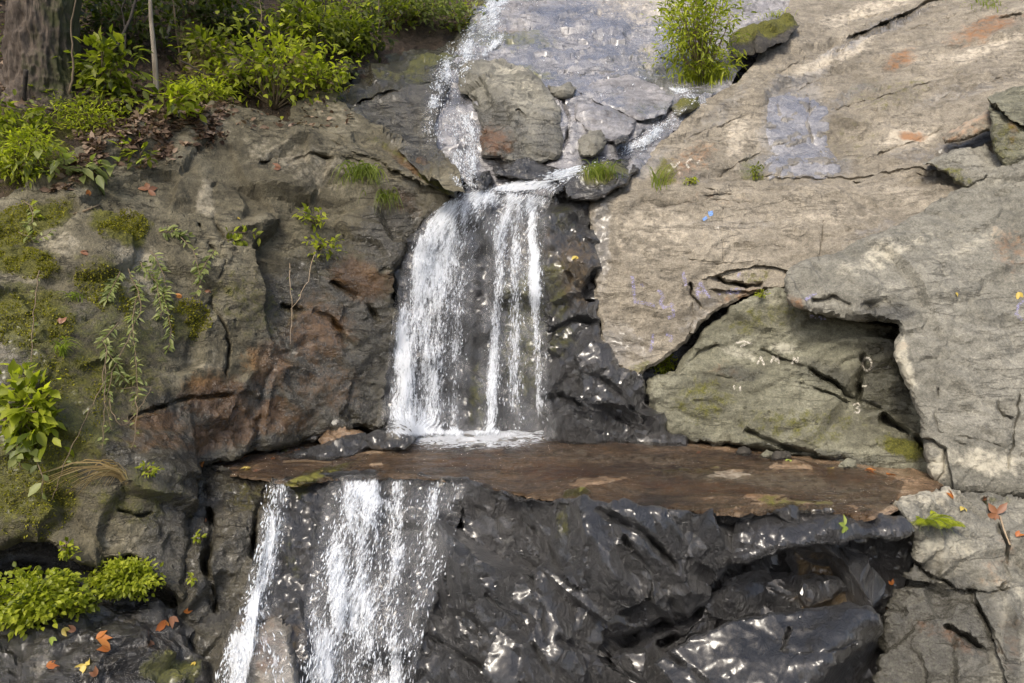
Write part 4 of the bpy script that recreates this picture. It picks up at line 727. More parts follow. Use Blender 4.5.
def waterfall(label, rows, streams, nlay, ndrop, off=0.07, stepu=4.0, stepv=4.0, seed=1, spread=0.10, fall=1.0, dl=(0.03, 0.12), dw=(0.003, 0.009)):
    """rows: (py, x left, x right) down the fall; sheets laid on the rock they run over, broken into white strands, with loose drops"""
    rows = np.array(rows, float); y0, y1 = rows[0, 0], rows[-1, 0]
    nv = int((y1 - y0) / stepv) + 1; ys = np.linspace(y0, y1, nv)
    xl = np.interp(ys, rows[:, 0], rows[:, 1]); xr = np.interp(ys, rows[:, 0], rows[:, 2])
    nu = max(6, int((xr - xl).max() / stepu)); us = np.linspace(0, 1, nu)
    PX = xl[:, None] + (xr - xl)[:, None] * us[None]; PY = np.repeat(ys[:, None], nu, 1)
    YY = np.array([[hitY(PX[i, j], PY[i, j]) for j in range(nu)] for i in range(nv)])
    for it in range(6):
        Z = np.pad(YY, 1, mode='edge'); sm = (Z[:-2, 1:-1] + Z[2:, 1:-1] + Z[1:-1, :-2] + Z[1:-1, 2:] + 2 * YY) / 6
        YY = np.minimum(sm, YY + 0.02)
    root = empty('waterfall', P((xl[-1] + xr[-1]) / 2, y1, YY[-1].mean())); tag(root, label, 'waterfall')
    dn = dens_at(np.stack([PX.ravel(), PY.ravel()], -1), streams)
    dn = dn * np.clip(1 + 0.6 * fbm(np.stack([PX.ravel() / 12, PY.ravel() / 55, np.full(PX.size, seed)], -1), 4, seed), 0.1, 1.45)
    eg = np.minimum(np.minimum(us, 1 - us) * nu / 3.0, 1)
    ev = np.minimum(np.minimum(np.arange(nv), nv - 1 - np.arange(nv)) / 2.0, 1)
    dn = dn * (eg[None] * ev[:, None]).ravel()
    fq = [(i * nu + j, (i + 1) * nu + j, (i + 1) * nu + j + 1, i * nu + j + 1) for i in range(nv - 1) for j in range(nu - 1)]
    V, FF, UV, DN = [], [], [], []
    for k in range(nlay):
        v = P(PX.ravel(), PY.ravel(), (YY - off * (0.4 + 0.8 * k)).ravel())
        v = v + np.array([0, -1, 0.2]) * (0.035 * fbm(v * np.array([5, 5, 1.5]) + 11 * k, 3, seed + k))[:, None]
        g3 = v.reshape(nv, nu, 3)
        ul = np.concatenate([np.zeros((nv, 1)), np.cumsum(np.linalg.norm(np.diff(g3, axis=1), axis=2), 1)], 1)
        ul = ul - ul.mean(1, keepdims=True)
        vl = np.concatenate([np.zeros((1, nu)), np.cumsum(np.linalg.norm(np.diff(g3, axis=0), axis=2), 0)], 0)
        UV.append(np.stack([ul.ravel() + 3.7 * k, vl.ravel() + 1.3 * k], -1)); DN.append(dn)
        FF += [tuple(int(x) + k * nv * nu for x in q) for q in fq]; V.append(v)
    mesh_obj('water_sheet', np.concatenate(V), FF, M['water'], root, uv=np.concatenate(UV), attrs={'dens': np.concatenate(DN)})
    r = np.random.default_rng(seed)
    pr = np.clip(dn, 0, None) ** 2.4; pr = pr / pr.sum()
    idx = r.choice(len(pr), ndrop, p=pr)
    i, j = np.minimum(idx // nu, nv - 2), np.minimum(idx % nu, nu - 2)
    g3 = V[0].reshape(nv, nu, 3)
    a = r.random((ndrop, 1)); b = r.random((ndrop, 1))
    p = g3[i, j] * (1 - a) * (1 - b) + g3[i + 1, j] * a * (1 - b) + g3[i, j + 1] * (1 - a) * b + g3[i + 1, j + 1] * a * b
    dr = g3[i + 1, j] - g3[i, j]; dr /= np.linalg.norm(dr, axis=1, keepdims=True) + 1e-9
    dr = dr * fall + r.normal(0, 0.22, dr.shape); dr /= np.linalg.norm(dr, axis=1, keepdims=True)
    p = p + np.array([0, -1, 0.1]) * np.abs(r.normal(0, spread, (ndrop, 1))) + r.normal(0, 0.012, p.shape)
    ln = r.uniform(*dl, ndrop) * r.random(ndrop) ** 0.5; wd = r.uniform(*dw, ndrop)
    v, f = drop_mesh(p, dr, ln, wd)
    tag(mesh_obj('spray', v, f, M['drops'], root), kind='stuff')
    return root

waterfall('topmost white cascade tumbling in from the top edge over the mauve slab', [(-20, 478, 545), (8, 470, 540), (24, 458, 520), (45, 440, 505), (62, 430, 484), (74, 427, 466), (95, 424, 468), (112, 424, 468)],
          [([(520, -20), (490, 8), (480, 24)], 14, 0.9), ([(485, 22), (470, 45), (448, 70), (436, 112)], 18, 0.85), ([(500, 40), (480, 60), (460, 72)], 10, 0.8), ([(450, 45), (440, 70)], 10, 0.6), ([(445, 100), (460, 112)], 14, 0.4), ([(515, 6), (540, 4)], 7, 0.55)], 2, 900, off=0.06, stepu=3, stepv=3, seed=201, spread=0.06, dl=(0.04, 0.14), dw=(0.005, 0.013))
waterfall('thin sheet of water spreading over the mauve slab behind the big pale boulder', [(4, 530, 640), (30, 520, 670), (60, 525, 680), (85, 560, 660), (100, 575, 640)],
          [([(560, 4), (540, 50), (545, 75)], 16, 0.42), ([(610, 10), (590, 50), (600, 80)], 22, 0.45), ([(640, 30), (650, 60), (630, 90)], 16, 0.40), ([(660, 50), (670, 70)], 8, 0.4)], 1, 60, off=0.05, stepu=4, stepv=3, seed=207, spread=0.02)
waterfall('upper cascade sliding down beside the big pale boulder into the lip pool', [(108, 422, 470), (130, 420, 482), (150, 420, 484), (168, 436, 482), (184, 452, 478), (192, 458, 486)],
          [([(430, 108), (426, 130), (440, 142)], 9, 0.8), ([(440, 138), (432, 126)], 7, 0.95), ([(462, 110), (474, 130), (470, 165), (468, 190)], 12, 0.72), ([(450, 120), (455, 150), (462, 188)], 14, 0.55), ([(474, 160), (470, 190)], 8, 0.9)], 2, 700, off=0.06, stepu=3, stepv=3, seed=202, spread=0.05)
waterfall('small side cascade running between the mauve slab and the huge tan slab', [(84, 662, 690), (92, 672, 706), (102, 684, 708), (112, 672, 700), (124, 652, 684), (138, 634, 662), (150, 618, 648), (162, 590, 630), (172, 552, 596), (184, 500, 566), (194, 470, 560)],
          [([(664, 84), (690, 95), (704, 102)], 7, 1.1), ([(690, 108), (660, 130)], 6, 0.5), ([(655, 132), (642, 142), (630, 148)], 7, 1.1), ([(610, 162), (590, 168)], 7, 0.4), ([(575, 168), (557, 174)], 9, 1.0), ([(545, 182), (515, 190), (490, 194)], 9, 1.25), ([(480, 190), (560, 190)], 8, 0.7)], 2, 1500, off=0.06, stepu=3, stepv=2.5, seed=203, spread=0.04)
waterfall('main white waterfall dropping from the lip to the brown ledge', [(186, 470, 556), (200, 446, 552), (215, 428, 548), (235, 412, 548), (262, 402, 548), (300, 394, 549), (350, 388, 550), (400, 380, 552), (428, 376, 556), (440, 374, 560)],
          [([(480, 190), (445, 210), (424, 245), (408, 300), (402, 350), (400, 438)], 22, 0.94), ([(470, 195), (455, 225), (438, 290), (432, 350), (428, 438)], 20, 0.86), ([(490, 195), (470, 225), (460, 280), (455, 360), (452, 438)], 10, 0.55), ([(510, 196), (500, 240), (496, 320), (490, 438)], 9, 0.8), ([(530, 196), (534, 260), (537, 340), (541, 438)], 7, 1.05), ([(520, 200), (516, 260), (514, 340), (514, 438)], 12, 0.58), ([(470, 200), (550, 200)], 10, 0.65), ([(500, 225), (540, 228)], 16, 0.55), ([(400, 430), (428, 436)], 16, 1.15), ([(385, 434), (550, 437)], 6, 1.2), ([(440, 330), (425, 430)], 12, .9)], 3, 2000, off=0.08, seed=204, spread=0.10)
waterfall('lower waterfall pouring off the ledge at the bottom', [(474, 338, 466), (484, 326, 470), (500, 322, 466), (540, 316, 456), (580, 308, 442), (620, 300, 428), (660, 294, 418), (700, 288, 412)],
          [([(352, 478), (342, 540), (330, 620), (318, 700)], 25, 0.70), ([(375, 478), (372, 540), (362, 620), (352, 700)], 22, 0.80), ([(400, 478), (398, 560), (388, 640), (380, 700)], 22, 0.76), ([(440, 478), (428, 540), (408, 620), (398, 700)], 20, 0.70), ([(458, 530), (440, 575), (424, 630), (410, 700)], 8, 1.3), ([(340, 580), (330, 700)], 18, 0.75), ([(360, 490), (385, 505)], 12, 1.0), ([(420, 500), (455, 500)], 12, .66)], 3, 2400, off=0.08, seed=205, spread=0.13)
waterfall('thin narrow fall slipping off the left end of the ledge', [(478, 268, 288), (490, 266, 290), (530, 258, 288), (570, 248, 284), (610, 236, 278), (650, 222, 296), (700, 212, 300)],
          [([(278, 480), (272, 530), (262, 580), (250, 625), (236, 700)], 9, 1.0), ([(280, 500), (274, 560), (262, 620)], 6, 0.7), ([(238, 640), (228, 700)], 14, 1.1), ([(270, 640), (290, 700)], 14, 0.55)], 3, 1300, off=0.08, stepu=2.5, seed=206, spread=0.10)

def foam(owner_label, rows, seed):
    root = next(o for o in scene.objects if o.get('label', '').startswith(owner_label)); rows = np.array(rows, float)
    ys = np.arange(rows[0, 0], rows[-1, 0], 1.2); xl = np.interp(ys, rows[:, 0], rows[:, 1]); xr = np.interp(ys, rows[:, 0], rows[:, 2]); us = np.linspace(0, 1, 60)
    PX = xl[:, None] + (xr - xl)[:, None] * us; PY = np.repeat(ys[:, None], 60, 1); nv = len(ys)
    v = P(PX.ravel(), PY.ravel(), Yz(PX.ravel(), PY.ravel(), 0.045)); v[:, 2] += 0.03 * fbm(v * 7, 3, seed)
    d = np.sin(np.linspace(0, 1, 60) * math.pi)[None] ** 0.5 * (1 - np.linspace(0, 1, nv)[:, None]) ** 0.6 * 1.9
    mesh_obj('foam', v, [(i * 60 + j, (i + 1) * 60 + j, (i + 1) * 60 + j + 1, i * 60 + j + 1) for i in range(nv - 1) for j in range(59)], M['water'], root, uv=np.stack([v[:, 1] * 0.7, v[:, 0] * 1.3], -1), attrs={'dens': d.ravel()})
foam('main white waterfall', [(426, 380, 556), (438, 372, 566), (446, 380, 560), (456, 405, 545)], 5)
# ---- pool film on the ledge and the foam where the main fall lands
ol = np.array([(262, 479), (225, 474), (206, 467), (250, 456), (300, 446), (385, 430), (470, 430), (545, 436), (620, 440), (680, 443), (760, 453), (860, 466), (905, 480), (895, 500), (870, 516), (790, 511), (735, 513), (640, 507), (560, 499), (490, 488), (468, 481), (400, 477), (340, 478), (300, 484), (276, 482)], float)
rs = resample(ol, 6); gx, gy = np.meshgrid(np.arange(200, 915, 5.0), np.arange(425, 520, 2.5)); q = np.stack([gx.ravel(), gy.ravel()], -1); q = q[inside(q, rs)]; dd, _ = seg_dist(q, rs, True); q = q[dd > 2]
r = delaunay_2d_cdt([Vector(p) for p in np.concatenate([rs, q])], [(i, (i + 1) % len(rs)) for i in range(len(rs))], [], 1, 1e-4)
pp = np.array([tuple(v) for v in r[0]]); v = P(pp[:, 0], pp[:, 1], Yz(pp[:, 0], pp[:, 1], 0.034)); v[:, 2] += 0.012 * fbm(v * np.array([2.5, 6, 1]), 3, 77)
tag(mesh_obj('stream_water', v, [f[::-1] for f in r[2]], M['stream']), kind='structure')


# ------------------------------------------------------------------ plants
def leaf_mat(name, stops, trans=0.55, rough=0.45):
    m, nt, out = new_mat(name); L = nt.links.new
    at = nd(nt, 'ShaderNodeAttribute', attribute_name='rnd')
    c = ramp(nt, at.outputs['Fac'], stops)
    bs = nd(nt, 'ShaderNodeBsdfPrincipled', Roughness=rough); L(c, bs.inputs['Base Color']); bs.inputs['Specular IOR Level'].default_value = 0.35
    tl = nt.nodes.new('ShaderNodeBsdfTranslucent'); L(mixc(nt, 1.0, c, (1.5, 1.6, 0.8), 'MULTIPLY'), tl.inputs['Color'])
    mx = nd(nt, 'ShaderNodeMixShader', Fac=trans); L(bs.outputs[0], mx.inputs[1]); L(tl.outputs[0], mx.inputs[2]); L(mx.outputs[0], out.inputs[0])
    M[name] = m
leaf_mat('leaf_green', [(0, (0.035, 0.050, 0.006)), (0.5, (0.145, 0.175, 0.016)), (1, (0.33, 0.345, 0.045))])
leaf_mat('leaf_bright', [(0, (0.06, 0.085, 0.008)), (0.5, (0.25, 0.285, 0.020)), (1, (0.44, 0.46, 0.055))])
leaf_mat('leaf_pale', [(0, (0.09, 0.11, 0.03)), (0.5, (0.20, 0.235, 0.075)), (1, (0.34, 0.36, 0.14))])
leaf_mat('moss_tips', [(0, (0.08, 0.08, 0.006)), (0.5, (0.19, 0.18, 0.012)), (1, (0.33, 0.31, 0.03))], 0.3, 0.8)
leaf_mat('leaf_dark', [(0, (0.018, 0.026, 0.006)), (0.5, (0.055, 0.072, 0.013)), (1, (0.12, 0.14, 0.03))])
leaf_mat('grass_green', [(0, (0.10, 0.12, 0.02)), (0.5, (0.17, 0.22, 0.035)), (1, (0.30, 0.32, 0.08))])
leaf_mat('grass_dry', [(0, (0.16, 0.11, 0.045)), (0.5, (0.27, 0.20, 0.09)), (1, (0.36, 0.30, 0.16))], 0.3)
leaf_mat('litter', [(0, (0.045, 0.022, 0.012)), (0.4, (0.115, 0.072, 0.043)), (0.75, (0.21, 0.145, 0.095)), (1, (0.33, 0.24, 0.17))], 0.1, 0.7)
leaf_mat('leaf_orange', [(0, (0.30, 0.09, 0.02)), (1, (0.42, 0.17, 0.04))], 0.2)
leaf_mat('leaf_yellow', [(0, (0.42, 0.30, 0.05)), (1, (0.48, 0.38, 0.10))], 0.2)
leaf_mat('leaf_fallen_green', [(0, (0.22, 0.28, 0.05)), (1, (0.30, 0.34, 0.08))], 0.2)
leaf_mat('leaf_fallen_brown', [(0, (0.16, 0.07, 0.035)), (1, (0.22, 0.10, 0.05))], 0.1)
def stem_mat(name, a, b, scale=30.0, bump=0.6, stretch=0.15, moss=False):
    m, nt, out = new_mat(name); L = nt.links.new
    geo = nt.nodes.new('ShaderNodeNewGeometry'); mp = nd(nt, 'ShaderNodeMapping'); L(geo.outputs['Position'], mp.inputs['Vector']); mp.inputs['Scale'].default_value = (1, 1, stretch)
    n = nd(nt, 'ShaderNodeTexNoise', Scale=scale, Detail=6.0, Roughness=0.7, Distortion=0.4); L(mp.outputs[0], n.inputs['Vector'])
    rg = math_(nt, 'ABSOLUTE', math_(nt, 'SUBTRACT', n.outputs[0], 0.5))
    c = ramp(nt, n.outputs[0], [(0.3, a), (0.65, b)])
    if moss:
        n2 = nd(nt, 'ShaderNodeTexNoise', Scale=3.5, Detail=6.0, Roughness=0.7); L(geo.outputs['Position'], n2.inputs['Vector'])
        at = nd(nt, 'ShaderNodeAttribute', attribute_name='rnd')
        f = math_(nt, 'ADD', n2.outputs[0], math_(nt, 'MULTIPLY', at.outputs['Fac'], 0.5))
        c = mixc(nt, ramp(nt, f, [(0.62, g(0)), (0.80, g(0.9))]), c, (0.045, 0.05, 0.012))
    bs = nd(nt, 'ShaderNodeBsdfPrincipled', Roughness=0.85); L(c, bs.inputs['Base Color'])
    bp = nd(nt, 'ShaderNodeBump', Strength=bump, Distance=0.05); L(math_(nt, 'SUBTRACT', 0.5, rg) if moss else n.outputs[0], bp.inputs['Height']); L(bp.outputs[0], bs.inputs['Normal']); L(bs.outputs[0], out.inputs[0])
    M[name] = m
stem_mat('bark', (0.022, 0.016, 0.011), (0.15, 0.115, 0.085), 14.0, 1.0, 0.28, True)
stem_mat('bark_pale', (0.17, 0.14, 0.10), (0.36, 0.31, 0.24), 24.0)
stem_mat('twig_dark', (0.018, 0.014, 0.010), (0.05, 0.04, 0.03))
stem_mat('twig', (0.10, 0.07, 0.04), (0.20, 0.15, 0.09))
stem_mat('stem_green', (0.07, 0.09, 0.02), (0.14, 0.16, 0.05))
stem_mat('stick_pale', (0.25, 0.18, 0.11), (0.40, 0.31, 0.21))

def unit(v): return v / (np.linalg.norm(v, axis=-1, keepdims=True) + 1e-9)
def tube(pts, rad, ns=6):
    pts = np.asarray(pts, float); rad = np.broadcast_to(np.asarray(rad, float), (len(pts),))
    t = unit(np.gradient(pts, axis=0)); ref = np.array([0.3, -0.9, 0.3]); V = []
    for i in range(len(pts)):
        a = np.cross(t[i], ref); a /= np.linalg.norm(a) + 1e-9; b = np.cross(t[i], a)
        for k in range(ns):
            an = 2 * math.pi * k / ns; V.append(pts[i] + rad[i] * (math.cos(an) * a + math.sin(an) * b))
    Fc = []
    for i in range(len(pts) - 1):
        for k in range(ns):
            Fc.append((i * ns + k, i * ns + (k + 1) % ns, (i + 1) * ns + (k + 1) % ns, (i + 1) * ns + k))
    Fc.append(tuple(range(ns))[::-1]); Fc.append(tuple((len(pts) - 1) * ns + k for k in range(ns)))
    return np.array(V), Fc
class MB:
    def __init__(s): s.v, s.f, s.r, s.n = [], [], [], 0
    def add(s, v, f, r=None):
        s.v.append(np.asarray(v)); s.f += [tuple(int(x) + s.n for x in q) for q in f]; s.r.append(np.zeros(len(v)) if r is None else np.asarray(r)); s.n += len(v)
    def build(s, name, mat, parent=None, smooth=True):
        return mesh_obj(name, np.concatenate(s.v), s.f, M[mat], parent, smooth=smooth, attrs={'rnd': np.concatenate(s.r)})
LT = np.array([(0, 0, 0), (-.36, .25, .06), (-.42, .55, .07), (0, 1, -.10), (.42, .55, .07), (.36, .25, .06), (0, .48, 0)])
LF = np.array([(0, 6, 1), (1, 6, 2), (2, 6, 3), (3, 6, 4), (4, 6, 5), (5, 6, 0)])
def leaves(mb, p, d, n, ln, wd, r):
    d = unit(d); s = unit(np.cross(d, n)); n = np.cross(s, d); N = len(p)
    ln = np.broadcast_to(ln, (N,))[:, None, None]; wd = np.broadcast_to(wd, (N,))[:, None, None]
    v = p[:, None] + s[:, None] * LT[None, :, 0:1] * wd * 2 * 0.6 + d[:, None] * LT[None, :, 1:2] * ln + n[:, None] * LT[None, :, 2:3] * ln
    f = (LF[None] + (np.arange(N) * 7)[:, None, None]).reshape(-1, 3)
    mb.add(v.reshape(-1, 3), f, np.repeat(np.clip(r, 0, 1), 7))
def rand_dirs(r, n): return unit(r.normal(0, 1, (n, 3)))
def place(px, py, off=0.0):
    p, n = hit(px, py, off)
    return p
def label_plant(root, label, cat, group=None): tag(root, label, cat, group)

def shrub(name, label, cat, px, py, rx, ry, n, size, mat, seed, clumps=14, base=None, dy=0.0, ratio=0.45, flat=0.55, depth=0.7, stem='twig', thick=0.010, clump_r=0.52):
    """leaves gathered in clumps at the ends of branches that start from one foot"""
    r = np.random.default_rng(seed)
    bx, by = base or (px, py + ry * 0.95)
    foot = place(bx, by); Y = foot[1] - 0.1 + dy
    c = P(px, py, Y); sc = Y / F
    root = empty(name, foot); tag(root, label, cat)
    k = unit(r.normal(0, 1, (clumps, 3))) * (r.random((clumps, 1)) ** 0.45)
    cc = c + k * np.array([rx * sc, max(rx, ry) * sc * depth, ry * sc]) * 0.85
    mb = MB()
    for q in cc:
        mid = (foot + q) / 2 + r.normal(0, 0.06, 3) * np.array([1, 1, 0.3]) + np.array([0, 0, 0.05])
        ts = np.linspace(0, 1, 6)[:, None]; pt = (1 - ts) ** 2 * foot + 2 * ts * (1 - ts) * mid + ts ** 2 * q
        mb.add(*tube(pt, np.linspace(thick, thick * 0.35, 6), 5))
    mb.build('stem', stem, root)
    wid = r.integers(0, clumps, n)
    cr = clump_r * np.array([rx * sc, rx * sc * depth, ry * sc])
    p = cc[wid] + r.normal(0, 0.55, (n, 3)) * cr
    out = unit(p - c + 1e-6)
    d = unit(out * 0.7 + r.normal(0, 0.6, (n, 3)) + np.array([0, -0.25, -0.15]))
    nn = unit(np.array([0, -0.35, 1.0]) * flat * 2 + r.normal(0, 0.45, (n, 3)))
    ln = size * r.uniform(0.6, 1.25, n)
    tone = r.uniform(-0.18, 0.18, clumps)[wid] + r.normal(0.5, 0.2, n)
    mb = MB(); leaves(mb, p, d, nn, ln, ln * ratio, tone); mb.build('foliage', mat, root)
    return root
def grass(name, label, cat, px, py, spread_px, height_px, n, mat, seed, lean=(0, -0.3, 0), width=0.006, droop=0.8, spread_y=6, parent=None):
    r = np.random.default_rng(seed); foot = place(px, py); sc = foot[1] / F
    root = empty(name, foot); tag(root, label, cat); mb = MB()
    for i in range(n):
        b = place(px + r.normal(0, spread_px * 0.45), py + r.normal(0, spread_y * 0.45))
        if abs(b[1] - foot[1]) > 1.0: continue
        h = height_px * sc * r.uniform(0.5, 1.15); a = r.uniform(0, 2 * math.pi)
        h0 = np.array([math.cos(a), math.sin(a), 0]) * 0.55 + np.array(lean)
        ts = np.linspace(0, 1, 6)[:, None]
        pt = b + ts * np.array([0, 0, h]) + h0 * h * ts ** 1.6 * 0.8 - np.array([0, 0, 1]) * droop * h * ts ** 2.6
        tn = unit(np.gradient(pt, axis=0)); s = unit(np.cross(tn, np.array([math.sin(a), 0.8, math.cos(a) * 0.2])))
        w = width * r.uniform(0.7, 1.3) * np.array([0.8, 1, 0.95, 0.75, 0.45, 0.05])[:, None]
        v = np.concatenate([pt - s * w, pt + s * w]); mb.add(v, [(k, k + 1, k + 7, k + 6) for k in range(5)], np.full(12, np.clip(r.normal(0.5, 0.25), 0, 1)))
    mb.build('blades', mat, root); return root
def vine(label, paths, nleaf, size, mat, seed, name='vine', cat='vine', stem='twig', off=0.05, rad=0.006, ratio=0.45, hang=0.3, ends=0.0, pair=False, group=None):
    """stems traced down the rock, standing a little off it, with leaves along them"""
    r = np.random.default_rng(seed)
    foot = place(*paths[0][0][:2], off); root = empty(name, foot); tag(root, label, cat, group)
    ms, ml = MB(), MB()
    for path in paths:
        rs = resample(path, 7, False); n = len(rs)
        rs = rs + r.normal(0, 0.8, rs.shape)
        Yv = np.array([hitY(*q) for q in rs]); Yv = np.minimum(Yv, np.median(Yv) + 0.6)
        for _ in range(3): Yv[1:-1] = np.minimum((Yv[:-2] + Yv[1:-1] + Yv[2:]) / 3, Yv[1:-1] + 0.02)
        pt = P(rs[:, 0], rs[:, 1], Yv - off - 0.05 * np.sin(np.linspace(0, 3.1, n)))
        ms.add(*tube(pt, np.linspace(rad, rad * 0.5, n), 5))
        m = max(1, int(nleaf / len(paths)))
        t = r.uniform(ends, 1, m) * (n - 1.001); i = t.astype(int); f = (t - i)[:, None]
        p = pt[i] * (1 - f) + pt[i + 1] * f
        tg = unit(pt[i + 1] - pt[i]); sd_ = unit(np.cross(tg, np.array([0, -1, 0.2]))) * np.where(r.random((m, 1)) < 0.5, -1, 1)
        d = unit(sd_ + tg * 0.5 + r.normal(0, 0.35, (m, 3)) + np.array([0, -0.3, -hang])); nn = unit(np.array([0, -0.8, 0.8]) + r.normal(0, 0.4, (m, 3)))
        ln = size * r.uniform(0.55, 1.25, m)
        leaves(ml, p + d * 0.01, d, nn, ln, ln * ratio, r.normal(0.5, 0.25, m))
    ms.build('stem', stem, root); ml.build('foliage', mat, root); return root
def fern(name, label, px, py, nf, length, mat, seed, lean=(0, -0.4, 0.5), up=0.9):
    r = np.random.default_rng(seed); foot = place(px, py); root = empty(name, foot); tag(root, label, 'fern'); mb, ml = MB(), MB()
    for i in range(nf):
        a = r.uniform(0, 2 * math.pi); h0 = np.array([math.cos(a), math.sin(a) * 0.8 - 0.35, 0.0]); Lf = length * r.uniform(0.65, 1.15)
        ts = np.linspace(0, 1, 12)[:, None]
        pt = foot + h0 * Lf * ts + np.array([0, 0, up]) * Lf * (ts - 1.05 * ts ** 2.2)
        mb.add(*tube(pt, np.linspace(0.004, 0.0015, 12), 4))
        tg = unit(np.gradient(pt, axis=0)); sd_ = unit(np.cross(tg, np.array([0, -0.2, 1.0])))
        tt = np.linspace(0.12, 0.99, 20); k = np.minimum((tt * 11).astype(int), 10); f = (tt * 11 - k)[:, None]
        p = pt[k] * (1 - f) + pt[k + 1] * f
        ln = Lf * 0.32 * np.sin(np.clip(tt * 1.05 + 0.12, 0, 1) * math.pi) ** 0.7 + 0.006
        for sgn in (-1, 1):
            d = unit(sd_[k] * sgn + tg[k] * 0.45 + np.array([0, 0, -0.15])); leaves(ml, p, d, np.cross(sd_[k], tg[k]) + r.normal(0, .1, (20, 3)), ln, ln * 0.22, np.full(20, r.normal(0.55, 0.2)) + r.normal(0, .06, 20))
    mb.build('stem', 'stem_green', root); ml.build('fronds', mat, root); return root

# ---- trees
def trunk_mesh(pts, rad, ns=40, rough=0.05, flare=0.0, seed=0):
    pts = np.asarray(pts, float); n = 70
    t = np.linspace(0, 1, n); k = np.linspace(0, 1, len(pts)); n = 260; t = np.linspace(0, 1, n)
    c = np.stack([np.interp(t, k, pts[:, i]) for i in range(3)], -1); rr = np.interp(t, k, rad)
    V, A = [], []
    for i in range(n):
        an = np.linspace(0, 2 * math.pi, ns, endpoint=False)
        rad_i = rr[i] * (1 + flare * math.exp(-t[i] * 14) * (0.55 + 0.45 * np.cos(an * 5 + seed)))
        V.append(c[i] + np.stack([np.cos(an) * rad_i, np.sin(an) * rad_i, np.zeros(ns)], -1)); A.append(np.cos(an - 0.2))
    V = np.concatenate(V); A = np.concatenate(A)
    cen = np.repeat(c, ns, 0); d = unit((V - cen) * np.array([1, 1, 0]))
    V = V + d * (rough * ridged(V * np.array([13, 13, 3.2]), 3, seed) + rough * 0.6 * fbm(V * np.array([14, 14, 3]), 3, seed + 3))[:, None]
    Fc = [(i * ns + k, i * ns + (k + 1) % ns, (i + 1) * ns + (k + 1) % ns, (i + 1) * ns + k) for i in range(n - 1) for k in range(ns)]
    return V, Fc, A
def crown(root, centers, rads, n, size, mat, seed):
    r = np.random.default_rng(seed); centers = np.array(centers); rads = np.array(rads); m = len(centers)
    sub = centers[np.arange(m * 14) % m] + unit(r.normal(0, 1, (m * 14, 3))) * rads[np.arange(m * 14) % m][:, None] * r.random((m * 14, 1)) ** 0.4 * np.array([1, 1, 0.6])
    w = r.integers(0, len(sub), n); p = sub[w] + r.normal(0, 0.32, (n, 3))
    ln = size * r.uniform(0.6, 1.2, n); mb = MB(); leaves(mb, p, rand_dirs(r, n) + np.array([0, 0, -0.3]), unit(np.array([0, 0, 1]) + r.normal(0, 0.5, (n, 3))), ln, ln * 0.45, r.normal(0.5, 0.22, n))
    mb.build('crown', mat, root); return sub
b = P(40, 98, 10.6); root = empty('tree', b); tag(root, 'thick grey-brown tree trunk with furrowed mossy bark at the top left corner', 'tree')
v, f, a = trunk_mesh([b + np.array([0.02, 0.1, -0.3]), b + np.array([0, 0.1, 0.6]), b + np.array([0.12, 0.2, 2.2]), b + np.array([0.3, 0.4, 5.0]), b + np.array([0.4, 0.4, 8.5])], [0.46, 0.41, 0.38, 0.30, 0.18], 190, 0.055, 0.55, 3)
mesh_obj('trunk', v, f, M['bark'], root, attrs={'rnd': a * 0.5 + 0.2})
mb = MB(); tops = [(-3.2, -1.6, 6.2), (-0.6, -2.4, 6.8), (1.9, -1.2, 6.4), (-1.6, 0.6, 8.4), (1.0, 0.8, 8.8), (3.0, 0.9, 6.9), (-4.2, 0.8, 7.0), (-0.8, -5.5, 5.2), (1.2, -5.0, 5.8), (-2.2, -4.0, 5.6), (2.0, -6.8, 5.4)]  # tops reaching towards the camera are unseen, added to shade the left cliff
for q in tops:
    q = b + np.array(q); s0 = b + np.array([0.25, 0.35, 4.4]); ts = np.linspace(0, 1, 9)[:, None]
    mb.add(*tube(s0 * (1 - ts) + q * ts + np.array([0, 0, 0.5]) * np.sin(ts * 3.1), np.linspace(0.13, 0.03, 9), 7))
mb.build('limb', 'bark', root)
crown(root, [b + np.array(q) + np.array([0, 0, 0.3]) for q in tops], [1.3, 1.4, 1.2, 1.5, 1.5, 1.2, 1.3, 1.2, 1.1, 1.2, 1.2], 5600, 0.19, 'leaf_green', 301)
